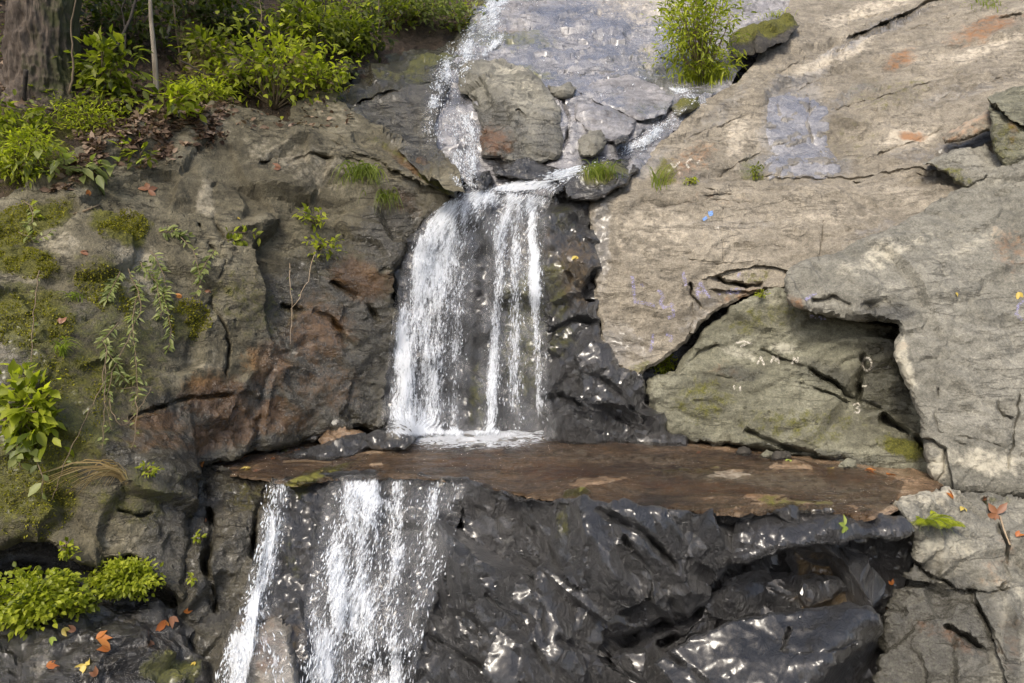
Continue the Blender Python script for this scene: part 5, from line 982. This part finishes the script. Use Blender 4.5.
# roots at the foot of the trunk
for i, (path, rd_, lab) in enumerate([([(0, 72), (10, 92), (18, 104), (30, 112)], 0.05, 'grey root arching down at the very left of the big tree'), ([(28, 100), (48, 108), (70, 112)], 0.03, 'brown root running along the ground in front of the big tree')]):
    q = np.array([place(x, y, 0.03) for x, y in resample(path, 8, False)]); v, f = tube(q, np.linspace(rd_, rd_ * 0.6, len(q)), 8)
    tag(mesh_obj('tree_root', v, f, M['bark'], attrs={'rnd': np.zeros(len(v))}), lab, 'root')
def sapling(label, path, Y, rad, mat, seed, extra=(), n=260, lf='leaf_pale', top=2.2):
    q = resample(path, 10, False); pt = P(q[:, 0], q[:, 1], np.full(len(q), Y)); foot = pt[0]
    root = empty('sapling', foot); tag(root, label, 'sapling'); tipd = unit((pt[-1] - pt[-2])[None])[0]
    up = np.array([pt[-1] + (tipd * 0.6 + np.array([0, 0, 0.4])) * top * k / 5 for k in range(1, 6)]); pt = np.concatenate([foot[None] - np.array([0, 0, 0.15]), pt, up])
    v, f = tube(pt, np.linspace(rad, rad * 0.35, len(pt)), 8); mesh_obj('trunk', v, f, M[mat], root, attrs={'rnd': np.zeros(len(v))})
    mb = MB()
    for e in extra:
        e = resample(e, 10, False); ep = P(e[:, 0], e[:, 1], np.full(len(e), Y)); mb.add(*tube(ep, np.linspace(rad * 0.7, rad * 0.3, len(ep)), 6))
    for k in range(5):
        s0 = up[min(k, 4)]; mb.add(*tube(np.array([s0, s0 + np.array([math.cos(k * 2.2) * 0.4, math.sin(k * 2.2) * 0.4, 0.3])]), [rad * 0.3, rad * 0.1], 5))
    mb.build('branch', mat, root); crown(root, [up[2], up[4]], [0.6, 0.7], n, 0.12, lf, seed)
sapling('thin straight pale sapling trunk standing alone on the leaf-covered bank', [(157, 104), (156, 80), (154, 50), (151, 20), (150, -6)], 11.2, 0.045, 'bark_pale', 311)
sapling('slender pale sapling leaning right, just right of the straight one', [(160, 50), (167, 36), (172, 18), (179, -6)], 12.3, 0.03, 'bark_pale', 312, extra=[[(172, 18), (178, 10), (182, -2)]])
sapling('very thin brown sapling beside the ochre boulder', [(182, 74), (180, 56), (176, 30), (174, 8), (172, -6)], 11.9, 0.016, 'twig', 313, n=120)
sapling('dark trunk of a young tree on the bank behind the bright shrub', [(288, 22), (286, 10), (284, -8)], 14.2, 0.12, 'twig_dark', 314, n=400, lf='leaf_dark')
# curved dark branch
q = resample([(26, 70), (24, 95), (26, 114), (40, 115), (58, 118), (72, 108), (88, 92), (102, 72), (118, 45), (130, 20), (138, -8)], 7, False)
pt = P(q[:, 0], q[:, 1], np.linspace(10.0, 10.9, len(q))); v, f = tube(pt, np.linspace(0.03, 0.018, len(pt)), 7)
tag(mesh_obj('branch', v, f, M['twig_dark']), 'bent dark branch curving up past the foot of the big tree', 'branch')

# ---- shrubs of the bank
shrub('shrub', 'leafy green shrub growing between the big tree and the straight sapling', 'shrub', 108, 68, 36, 26, 340, 0.16, 'leaf_green', 321, base=(105, 98), clumps=18)
shrub('shrub', 'low leafy seedling with broad leaves at the foot of the straight sapling', 'shrub', 172, 100, 26, 20, 120, 0.17, 'leaf_bright', 322, base=(165, 112), clumps=9)
shrub('shrub', 'feathery green undergrowth below the ochre boulder', 'shrub', 204, 92, 26, 13, 520, 0.10, 'leaf_bright', 323, base=(205, 106), clumps=16, ratio=0.25)
shrub('shrub', 'big bright green shrub overhanging the left rock face beside the olive slabs', 'shrub', 276, 70, 56, 44, 900, 0.135, 'leaf_bright', 324, base=(275, 110), clumps=34, clump_r=0.5)
shrub('shrub', 'dark green shrub behind the bright shrub at the top edge', 'shrub', 305, 20, 34, 24, 700, 0.14, 'leaf_green', 325, base=(305, 46), clumps=20)
shrub('shrub', 'pale grey-green shrub hanging over the top of the olive slabs', 'shrub', 420, 4, 56, 20, 1500, 0.12, 'leaf_pale', 326, base=(410, 22), clumps=36, clump_r=0.4)
shrub('shrub', 'olive undergrowth on the bank between the bright shrub and the pale shrub', 'shrub', 350, 30, 26, 24, 700, 0.12, 'leaf_green', 327, base=(350, 54), clumps=18)
shrub('shrub', 'dark undergrowth behind the ochre boulder', 'shrub', 230, 16, 40, 26, 700, 0.13, 'leaf_dark', 328, base=(230, 38), clumps=24)
shrub('shrub', 'dim leafy undergrowth behind the straight sapling', 'shrub', 125, 22, 46, 30, 560, 0.14, 'leaf_dark', 329, base=(125, 50), clumps=24)
shrub('shrub', 'green sprig of leaves low on the bank under the dim undergrowth', 'shrub', 205, 48, 30, 22, 200, 0.15, 'leaf_green', 330, base=(210, 70), clumps=12)
shrub('herb', 'yellow-green feathery herbs at the left edge below the big tree', 'plant', 22, 150, 40, 30, 1300, 0.085, 'leaf_bright', 331, base=(20, 178), clumps=34, ratio=0.28, clump_r=0.45)
shrub('herb', 'clump of small green herbs on the bank right of the big tree', 'plant', 88, 118, 34, 15, 800, 0.075, 'leaf_bright', 332, base=(90, 130), clumps=22, ratio=0.3)
shrub('herb', 'broad pale leaves of a low plant at the edge of the mossy rock', 'plant', 58, 166, 50, 12, 100, 0.19, 'leaf_pale', 333, base=(58, 176), clumps=16, ratio=0.42, flat=0.9)
shrub('herb', 'small creeping plant on the brown bank left of the pale rock patch', 'plant', 140, 152, 16, 16, 46, 0.12, 'leaf_green', 334, base=(142, 164), clumps=8)
extra_bank = [(60, 20, 22, 26, 'leaf_dark', 'dark shrub just behind the right side of the big tree', 300), 
    (100, 100, 26, 12, 'leaf_green', 'low leafy plants under the bent branch', 160), (320, 74, 26, 18, 'leaf_bright', 'bright shrub reaching over the small dark blocks', 420), (375, 36, 24, 18, 'leaf_dark', 'dark low shrub on the stream bank', 420), (455, 18, 24, 14, 'leaf_green', 'green shrub beside the topmost white water', 420),
    (330, 6, 30, 20, 'leaf_bright', 'sunlit shrub at the top edge above the dark low shrub', 460), (190, 6, 34, 18, 'leaf_dark', 'dark foliage at the top edge left of the young dark tree', 460), (12, 122, 24, 14, 'leaf_green', 'green herbs between the tree roots at the far left', 260), (225, 74, 18, 14, 'leaf_green', 'sparse green plant between the mossy stones', 120), (390, 14, 26, 16, 'leaf_green', 'green shrub at the top edge left of the pale shrub', 420), (110, 4, 40, 16, 'leaf_dark', 'dim foliage at the top edge right of the big tree', 420)]
for i, (x, y, rx, ry, m, lab, n) in enumerate(extra_bank):
    shrub('shrub', lab, 'shrub', x, y, rx * 1.25, ry * 1.2, int(n * 0.7), 0.125, m, 800 + i, clumps=20, base=(x, y + ry * 0.9), clump_r=0.5)
r = np.random.default_rng(777); mb = MB(); pp, nn = [], []
while len(pp) < 1500:
    x = r.uniform(-20, 460); y = r.uniform(-20, 135)
    if fbm(np.array([[x / 30, y / 18, 8.0]]), 3, 9)[0] < 0.0: continue
    p, n = hit(x, y, 0.03)
    if p is None or y > 104 + 30 * (x < 95) or (x > 345 and y > 30): continue
    pp.append(p + np.array([0, 0, r.uniform(0, 0.22)])); nn.append(n)
pp = np.array(pp); N = len(pp); ln = r.uniform(0.05, 0.11, N)
leaves(mb, pp, rand_dirs(r, N) * np.array([1, 1, 0.4]) + np.array([0, -0.4, 0]), unit(np.array([0, -0.3, 1]) + r.normal(0, 0.4, (N, 3))), ln, ln * 0.45, r.normal(0.4, 0.25, N))
tag(mb.build('ground_cover', 'leaf_green'), kind='stuff')
for i, (path, lab) in enumerate([([(70, 96), (74, 60), (70, 30), (76, -4)], 'bare thin stem rising beside the right edge of the big tree'), ([(122, 60), (126, 36), (122, 10), (128, -6)], 'bare thin stem left of the straight pale sapling'), ([(252, 70), (256, 44), (262, 20), (260, -6)], 'bare dark stem at the left of the big bright shrub'), ([(320, 60), (318, 30), (326, 6), (324, -8)], 'bare stem at the right of the big bright shrub'), ([(374, 40), (380, 20), (378, 0), (384, -10)], 'bare thin stem in front of the pale shrub'), ([(182, 62), (196, 70), (214, 76)], 'dark dead branch lying against the ochre boulder')]):
    q = resample(path, 8, False); Y0 = hitY(*path[0]) - 0.5
    q = q + np.random.default_rng(950 + i).normal(0, 0.9, q.shape); pt = P(q[:, 0], q[:, 1], np.full(len(q), Y0)); v, f = tube(pt, np.linspace(0.016, 0.008, len(pt)), 6)
    tag(mesh_obj('bare_shoot' if i < 5 else 'fallen_branch', v, f, M['twig' if i % 2 == 0 else 'twig_dark']), lab, 'stem' if i < 5 else 'branch')
# ---- plants on the left rock face
shrub('herb', 'bright leafy plant clinging to the rock at the left edge, halfway down', 'plant', 24, 405, 36, 44, 260, 0.15, 'leaf_bright', 341, base=(4, 420), clumps=20, depth=0.3, ratio=0.48)
vine('trailing stem with big pale leaves hanging below the bright plant at the left edge', [[(24, 430), (34, 455), (42, 478), (44, 500)], [(20, 432), (16, 450), (22, 470)]], 20, 0.13, 'leaf_pale', 342, ratio=0.5)
vine('tangle of leafy vines hanging in the middle of the left rock face', [[(128, 268), (138, 290), (140, 310), (128, 340), (112, 370), (106, 400), (112, 430)], [(150, 270), (165, 300), (172, 330), (168, 350)], [(120, 272), (110, 290), (106, 300)], [(140, 280), (132, 320), (136, 360), (138, 400)], [(140, 262), (158, 284), (160, 310)], [(118, 322), (104, 340), (108, 352), (128, 384)], [(150, 250), (162, 270), (168, 296), (160, 320)]], 460, 0.092, 'leaf_pale', 343, ratio=0.26)
vine('bare brown runners looping down below the leafy tangle', [[(108, 350), (100, 390), (80, 430), (66, 460), (52, 500)], [(136, 395), (136, 430), (132, 448)], [(110, 390), (112, 410), (120, 426), (128, 424), (150, 392), (152, 386), (120, 388)], [(106, 360), (104, 420), (102, 450)]], 24, 0.05, 'leaf_pale', 344)
vine('leafy vine trailing right of the tangle below the pale rock patch', [[(168, 226), (182, 240), (195, 250), (200, 280), (196, 298)], [(160, 232), (176, 232), (190, 236)], [(216, 250), (206, 262), (200, 274)]], 100, 0.085, 'leaf_pale', 345)
vine('spray of light green leaves at the pale streak of the left rock face', [[(222, 236), (238, 232), (250, 232), (262, 238)], [(228, 240), (244, 240)]], 40, 0.09, 'leaf_bright', 346)
vine('long thin bare vine hanging straight down the mossy left part of the rock face', [[(40, 270), (36, 300), (32, 340), (30, 392)]], 12, 0.06, 'leaf_pale', 347)
vine('string of small leaves crossing the moss patch at the far left', [[(18, 232), (34, 240), (52, 232)], [(30, 206), (34, 222), (26, 226)]], 40, 0.075, 'leaf_pale', 348)
vine('sprig of bright leaves above the left rock face, left of the round moss cushion', [[(24, 200), (32, 206), (38, 218)]], 16, 0.10, 'leaf_bright', 349)
grass('grass_tuft', 'spiky green grass tuft sticking out of the rock left of the leafy tangle', 'grass tuft', 62, 352, 10, 34, 26, 'grass_green', 350, lean=(0.5, -0.5, 0), width=0.007)
grass('grass_tuft', 'small fern-like grass tuft on the left rock face above the spiky tuft', 'grass tuft', 78, 300, 12, 20, 20, 'grass_green', 351, lean=(-0.2, -0.5, 0))
grass('grass_tuft', 'bright grass tuft growing from the crack high on the left rock face', 'grass tuft', 362, 178, 18, 40, 90, 'grass_green', 352, lean=(0.1, -0.6, 0), droop=1.25, width=0.008)
grass('grass_tuft', 'grass hanging from the edge of the left rock face near the lip of the falls', 'grass tuft', 384, 200, 12, 26, 50, 'grass_green', 353, lean=(0.1, -0.7, 0), droop=1.5, width=0.007)
shrub('herb', 'small bright leafy plant on the left rock face below the grass tuft', 'plant', 314, 218, 14, 10, 56, 0.10, 'leaf_bright', 354, base=(316, 226), clumps=7)
shrub('herb', 'sprawling leafy plant with hanging roots on the left rock face', 'plant', 326, 246, 22, 9, 90, 0.085, 'leaf_bright', 355, base=(318, 250), clumps=9)
vine('two pale roots hanging down the left rock face under the sprawling plant', [[(316, 248), (308, 280), (292, 310), (290, 345)], [(290, 262), (291, 285), (292, 318)]], 4, 0.04, 'leaf_pale', 356, name='hanging_root', cat='root', stem='stick_pale', off=0.03)
grass('grass_tuft', 'drooping dry yellow grass on the lower left rock face', 'grass tuft', 126, 483, 6, 70, 40, 'grass_dry', 357, lean=(-1.15, -0.4, 0), droop=1.05, width=0.005, spread_y=4)
shrub('herb', 'tiny bright plant beside the dry grass', 'plant', 147, 470, 9, 7, 50, 0.055, 'leaf_bright', 358, base=(146, 475), clumps=6)
shrub('herb', 'tiny green sprig on the fluted rock column', 'plant', 198, 538, 8, 6, 30, 0.06, 'leaf_bright', 359, base=(198, 543), clumps=5)
shrub('herb', 'small sprig at the foot of the fluted rock column', 'plant', 193, 577, 5, 6, 14, 0.06, 'leaf_bright', 360, base=(193, 582), clumps=4)
shrub('clover', 'bed of bright green clover on the ledge in the bottom left corner', 'clover', 30, 600, 66, 30, 2300, 0.058, 'leaf_bright', 361, base=(30, 620), clumps=60, ratio=0.55, depth=0.6, flat=0.8, clump_r=0.24, stem='stem_green', thick=0.004)
shrub('clover', 'bright green cushion of moss and clover under the overhang of the left rock face', 'clover', 126, 580, 42, 18, 2200, 0.048, 'leaf_bright', 362, dy=-0.22, base=(130, 592), clumps=40, ratio=0.5, depth=0.45, flat=0.7, clump_r=0.3, stem='stem_green', thick=0.004)
shrub('herb', 'trailing green leaves hanging at the dark hollow of the left rock face', 'plant', 66, 548, 8, 12, 40, 0.07, 'leaf_bright', 363, base=(64, 545), clumps=6)
shrub('herb', 'sprig of clover right of the clover bed', 'clover', 84, 603, 18, 9, 160, 0.05, 'leaf_green', 364, base=(84, 610), clumps=10, ratio=0.5)
r = np.random.default_rng(911); mb = MB(); pp, nn = [], []
MB_ = [(25, 222, 46, 20, -25), (20, 262, 40, 16, 10), (122, 226, 26, 17, 0), (30, 320, 46, 30, 0), (60, 400, 50, 50, 0), (30, 490, 50, 50, 0), (190, 320, 22, 22, 0), (110, 290, 40, 22, 30)]
while len(pp) < 9000:
    cx, cy, rx, ry, an = MB_[r.integers(0, len(MB_))]
    a, q = r.uniform(0, 6.283), r.random() ** 0.5; u, w_ = rx * q * math.cos(a), ry * q * math.sin(a); c_, s_ = math.cos(R(an)), math.sin(R(an))
    x, y = cx + u * c_ - w_ * s_, cy + u * s_ + w_ * c_
    if fbm(np.array([[x / 14, y / 14, 2.0]]), 3, 12)[0] < -0.1 + 0.5 * (q - 0.6): continue
    p, n = hit(x, y)
    if p is None: continue
    pp.append(p); nn.append(n)
pp = np.array(pp); nn = np.array(nn); N = len(pp); ln = r.uniform(0.012, 0.032, N)
leaves(mb, pp, unit(nn + r.normal(0, 0.5, (N, 3))), rand_dirs(r, N), ln, ln * 0.5, r.normal(0.5, 0.25, N))
tag(mb.build('moss', 'moss_tips'), kind='stuff')
# ---- right-hand plants
shrub('bush', 'tall bright green bush with brown stalks at the top centre', 'bush', 697, 26, 42, 58, 2600, 0.13, 'leaf_bright', 371, base=(704, 80), clumps=70, ratio=0.24, clump_r=0.36, flat=0.25, thick=0.014)
grass('grass_tuft', 'bright yellow-green grass at the foot of the tall bush', 'grass tuft', 702, 80, 26, 40, 220, 'leaf_bright', 372, droop=0.9, width=0.010)
grass('grass_tuft', 'grass tuft on the dark mossy mound beside the lip of the falls', 'grass tuft', 602, 178, 22, 26, 80, 'grass_green', 373, droop=0.6, width=0.008)
grass('grass_tuft', 'thin grass on the tan slab right of the mossy mound', 'grass tuft', 658, 186, 10, 28, 34, 'grass_green', 374, width=0.006, droop=0.3)
shrub('herb', 'tiny green plant in the seam at the foot of the huge tan slab', 'plant', 691, 180, 6, 4, 60, 0.05, 'leaf_bright', 375, base=(691, 183), clumps=5)
shrub('herb', 'dark green tuft in the seam right of the tiny plant', 'plant', 754, 172, 8, 8, 120, 0.05, 'leaf_green', 376, base=(754, 178), clumps=6)
shrub('clover', 'bright round cushion of clover in the diagonal crack above the green-grey rock', 'clover', 663, 363, 15, 11, 420, 0.05, 'leaf_bright', 377, base=(664, 372), clumps=18, ratio=0.5)
shrub('moss', 'little bright moss tuft in the crack left of the overhanging boulder', 'moss', 761, 294, 7, 3, 120, 0.03, 'leaf_bright', 378, base=(761, 297), clumps=6)
fern('fern', 'bright fern on the pale rock at the right end of the ledge', 926, 522, 15, 0.26, 'leaf_bright', 379)
fern('fern', 'small fern right beside the bright fern', 946, 526, 8, 0.17, 'leaf_bright', 380)
grass('grass_tuft', 'patch of short grass at the top right edge of the huge slab', 'grass tuft', 988, 6, 18, 14, 60, 'grass_green', 381, spread_y=8)
grass('grass_tuft', 'grass along the top edge right of the tall bush', 'grass tuft', 776, 18, 16, 12, 70, 'leaf_bright', 382, spread_y=5)

# ---- leaf litter and single fallen leaves
r = np.random.default_rng(400); mb = MB(); pp, nn = [], []
LIT = [(84, 124), (110, 100), (150, 92), (195, 92), (240, 108), (232, 132), (205, 146), (176, 150), (150, 166), (112, 160), (84, 176), (60, 190), (40, 178), (70, 150)]
while len(pp) < 4200:
    far = len(pp) > 2900
    x = r.uniform(-10, 350 if far else 244); y = r.uniform(-5 if far else 88, 190)
    if not far and not inside(np.array([[x + r.normal(0, 5), y + r.normal(0, 4)]]), LIT)[0]: continue
    if far and y > 110 and x < 236: continue
    if far and y > 128: continue
    if not far and fbm(np.array([[x / 16, y / 9, 3.0]]), 3, 5)[0] < -0.12: continue
    p, n = hit(x, y, 0.012)
    if p is None or n[2] < 0.15: continue
    pp.append(p); nn.append(n)
pp = np.array(pp); nn = np.array(nn); N = len(pp); ln = r.uniform(0.05, 0.13, N)
leaves(mb, pp, rand_dirs(r, N) * np.array([1, 1, 0.3]), unit(nn + r.normal(0, 0.45, (N, 3))), ln, ln * 0.5, r.random(N))
tag(mb.build('leaf_litter', 'litter'), kind='stuff')
FL = [(96, 639, 'orange', 'orange leaf right of the clover bed on the bottom left ledge', .13), (110, 650, 'orange', 'large orange leaf with a yellow edge on the bottom left ledge', .15), (86, 664, 'yellow', 'yellow leaf lowest on the bottom left ledge', .12), (62, 629, 'yellow', 'pale yellow leaf at the right rim of the clover bed', .09), (76, 630, 'fallen_brown', 'small brown leaf beside the pale yellow leaf by the clover', .08), (90, 665, 'yellow', 'yellow leaf at the bottom margin left of centre of the ledge', .10), (150, 640, 'fallen_brown', 'brown leaf beside the lower fall side of the bottom left ledge', .15), (165, 620, 'orange', 'orange-yellow leaf under the moss cushion', .16), (184, 612, 'orange', 'orange leaf near the foot of the fluted column', .08), (170, 617, 'fallen_brown', 'rusty leaf pressed beside the orange-yellow one', .12), (46, 667, 'orange', 'orange leaf far left on the bottom ledge', .10), (96, 676, 'fallen_brown', 'brown leaf at the bottom edge', .09), (195, 662, 'yellow', 'tiny yellow leaf at the right end of the bottom left ledge', .05), (50, 638, 'fallen_green', 'greenish leaf below the clover bed', .08),
      (200, 465, 'orange', 'small orange leaf on top of the fluted column, leftmost', .10), (242, 460, 'orange', 'orange leaf on the ledge under the rusty rock', .10), (251, 468, 'yellow', 'straw-coloured leaf near the thin narrow fall', .13), (257, 472, 'fallen_brown', 'brown leaf at the edge above the thin narrow fall', .12), (274, 458, 'orange', 'red-orange leaf at the left tip of the long flat stone', .06), (287, 450, 'fallen_green', 'green leaf on the long flat wet stone', .10), (297, 450, 'orange', 'orange leaf on the long flat wet stone', .09), (322, 472, 'yellow', 'yellow leaf on the mossy rim of the ledge', .07), (222, 462, 'fallen_brown', 'brown leaf between the two orange ones on the left ledge', .08),
      (702, 452, 'fallen_brown', 'brown leaf in the seam below the green-grey rock', .10), (790, 460, 'fallen_green', 'pale green leaf at the foot of the green-grey rock', .09), (833, 469, 'yellow', 'yellow-orange leaf on the ledge below the overhanging boulder', .13), (864, 471, 'orange', 'big orange leaf on the ledge near the overhanging boulder', .16), (887, 475, 'orange', 'orange leaf at the right end of the brown ledge', .11), (844, 526, 'fallen_green', 'green-yellow maple leaf lying on the black rock face', .11), (886, 607, 'orange', 'round orange leaf above the bottom boulder', .10), (892, 585, 'orange', 'small orange leaf at the end of the ochre-streaked rock', .07), (953, 499, 'orange', 'orange leaf under the overhanging boulder on pale rock', .12), (962, 507, 'yellow', 'yellow leaf beside the ferns', .10), (997, 514, 'fallen_brown', 'rust-coloured leaves crumpled on the right rock', .16), (1016, 537, 'orange', 'orange leaf in the bottom right corner rocks', .10), (982, 500, 'fallen_brown', 'brown leaf lying right of the ferns', .08), (1018, 292, 'yellow', 'yellow leaf on the overhanging boulder at the right edge', .11), (955, 293, 'yellow', 'faint yellow leaf in the middle of the overhanging boulder', .06),
      (80, 252, 'fallen_brown', 'brown leaf caught on the left rock face', .11), (182, 297, 'orange', 'orange-red leaf on the vine right of the tangle', .09), (210, 290, 'fallen_brown', 'brown leaf stuck below the trailing vine', .09), (60, 324, 'fallen_brown', 'tan leaf beside the bare thin vine', .10), (240, 220, 'yellow', 'yellow leaf by the pale streak on the left rock face', .07), (148, 190, 'fallen_brown', 'group of brown leaves on the upper left rock', .16), (88, 190, 'orange', 'pinkish leaf at the border of the moss on the upper left rock', .10), (576, 256, 'yellow', 'yellow leaf stuck on the dark wall right of the falls', .12), (204, 522, 'fallen_brown', 'brown leaf on the fluted rock column', .07), (281, 168, 'fallen_brown', 'reddish leaf in the crack of the upper left rock', .13)]
for i, (x, y, m, lab, sz) in enumerate(FL):
    p, n = hit(x, y, 0.012)
    if p is None: continue
    rr = np.random.default_rng(500 + i); mb = MB(); k = 4 if 'group' in lab or 'crumpled' in lab or 'maple' in lab else 2
    for j in range(k):     # lobes of one leaf, spreading from its stalk
        a = rr.uniform(0, 6.28) if j == 0 else a + (0.75 if k == 2 else 1.3)
        t1 = unit(np.cross(n, np.array([0.1, 1, 0.2]))); t2 = np.cross(n, t1); d = t1 * math.cos(a) + t2 * math.sin(a)
        leaves(mb, p[None] + n * 0.006, d[None], unit(n + rr.normal(0, 0.3, 3))[None], np.array([sz * (1.0 if j == 0 else 0.8)]), np.array([sz * 0.42]), rr.random(1))
    tag(mb.build('fallen_leaf', {'orange': 'leaf_orange', 'yellow': 'leaf_yellow', 'fallen_green': 'leaf_fallen_green', 'fallen_brown': 'leaf_fallen_brown'}[m]), lab, 'leaf', 'fallen leaves')
# sticks
for path, rd_, m, lab in [([(283, 462), (305, 461), (332, 463)], 0.018, 'stick_pale', 'pale stick lying on the ledge beside the long flat stone'), ([(1000, 516), (1004, 530), (1010, 545)], 0.008, 'stick_pale', 'thin pale stick on the right rock below the leaves'), ([(100, 205), (84, 211), (74, 214)], 0.012, 'twig', 'short brown stick on the moss at the upper left'), ([(138, 132), (160, 131), (180, 130)], 0.012, 'twig', 'dark twig lying across the leaf litter')]:
    q = np.array([place(x, y, 0.02) for x, y in resample(path, 8, False)]); v, f = tube(q, rd_, 7)
    tag(mesh_obj('stick', v, f, M[m]), lab, 'stick')

# ---- chalk and faded spray paint on the rocks
def paint_mat(name, c, cover):
    m, nt, out = new_mat(name); L = nt.links.new
    geo = nt.nodes.new('ShaderNodeNewGeometry'); n = nd(nt, 'ShaderNodeTexNoise', Scale=45.0, Detail=5.0, Roughness=0.8); L(geo.outputs['Position'], n.inputs['Vector'])
    bs = nd(nt, 'ShaderNodeBsdfPrincipled', Roughness=0.85); bs.inputs['Base Color'].default_value = (*c, 1)
    tr = nt.nodes.new('ShaderNodeBsdfTransparent'); mx = nt.nodes.new('ShaderNodeMixShader')
    L(ramp(nt, n.outputs[0], [(cover - 0.06, g(0)), (cover + 0.08, g(0.85))]), mx.inputs[0]); L(tr.outputs[0], mx.inputs[1]); L(bs.outputs[0], mx.inputs[2]); L(mx.outputs[0], out.inputs[0])
    M[name] = m
paint_mat('chalk', (0.55, 0.51, 0.43), 0.48); paint_mat('purple_paint', (0.32, 0.30, 0.48), 0.53); paint_mat('blue_paint', (0.16, 0.30, 0.62), 0.42)
def by_label(t): return next(o for o in scene.objects if o.get('label', '').startswith(t))
def mark(owner, mat, strokes, w, name):
    if len(strokes) > 1:
        for st in strokes: mark(owner, mat, [st], w, name)
        return
    V, Fc = [], []
    for st in strokes:
        q = resample(st, 1.2, False)
        t = np.gradient(q, axis=0); t /= np.linalg.norm(t, axis=1, keepdims=True) + 1e-9; nv = np.stack([-t[:, 1], t[:, 0]], -1)
        rows = []
        for k in range(len(q)):
            row = [place(*(q[k] + nv[k] * w * e), 0.006) for e in (-1, 0, 1)]
            rows.append(row)
        b = len(V); V += [p for row in rows for p in row]
        Fc += [(b + i * 3 + j, b + i * 3 + j + 1, b + i * 3 + j + 4, b + i * 3 + j + 3) for i in range(len(q) - 1) for j in range(2)]
    mesh_obj(name, V, Fc, M[mat], by_label(owner))
circ = [(867 + 4.5 * math.cos(a), 364 + 6.5 * math.sin(a)) for a in np.linspace(0, 6.4, 22)]
mark('green-grey blocky', 'chalk', [circ], 1.0, 'chalk_mark')
mark('green-grey blocky', 'chalk', [[(853, 405), (858, 403), (860, 406), (856, 408), (860, 409), (859, 413), (854, 412)]], 0.8, 'chalk_mark')
mark('green-grey blocky', 'chalk', [[(757, 364), (761, 357), (764, 365)], [(771, 363), (773, 356), (776, 361), (778, 356), (779, 364)], [(792, 364), (794, 357), (797, 363), (798, 357)]], 1.0, 'chalk_mark')
mark('green-grey blocky', 'chalk', [[(736, 343), (744, 341), (752, 344)], [(740, 347), (746, 344)], [(862, 386), (867, 386)], [(734, 385), (734, 390)], [(740, 386), (740, 391)]], 1.0, 'chalk_mark')
mark('huge tan', 'chalk', [[(671, 163), (674, 168), (678, 163), (680, 162)], [(692, 159), (688, 160), (686, 164), (689, 168)], [(697, 163), (700, 160)]], 0.9, 'chalk_mark')
mark('broad flat', 'purple_paint', [[(632, 276), (634, 290), (635, 302), (645, 303), (655, 306)], [(641, 283), (643, 287)], [(658, 290), (664, 296), (660, 302), (664, 308), (672, 304), (674, 316), (668, 318)], [(653, 334), (652, 345), (650, 352)], [(666, 334), (672, 336), (670, 342)], [(683, 272), (686, 286)]], 1.6, 'paint_mark')
mark('broad flat', 'purple_paint', [[(698, 300), (697, 290), (701, 282), (704, 290), (710, 298)], [(698, 292), (705, 292)], [(718, 293), (720, 295)], [(726, 293), (732, 289), (730, 294), (738, 288), (736, 294), (744, 287)], [(738, 278), (740, 272)]], 1.5, 'paint_mark')
mark('broad flat', 'blue_paint', [[(708, 213), (713, 212)], [(709, 215), (713, 214)], [(703, 220), (707, 217)]], 1.4, 'paint_mark')
mark('big smooth', 'purple_paint', [[(805, 300), (811, 296), (816, 293)], [(810, 316), (818, 317), (826, 319)], [(1024, 300), (1018, 306), (1016, 314), (1022, 320)]], 1.6, 'paint_mark')

#@@NEXT
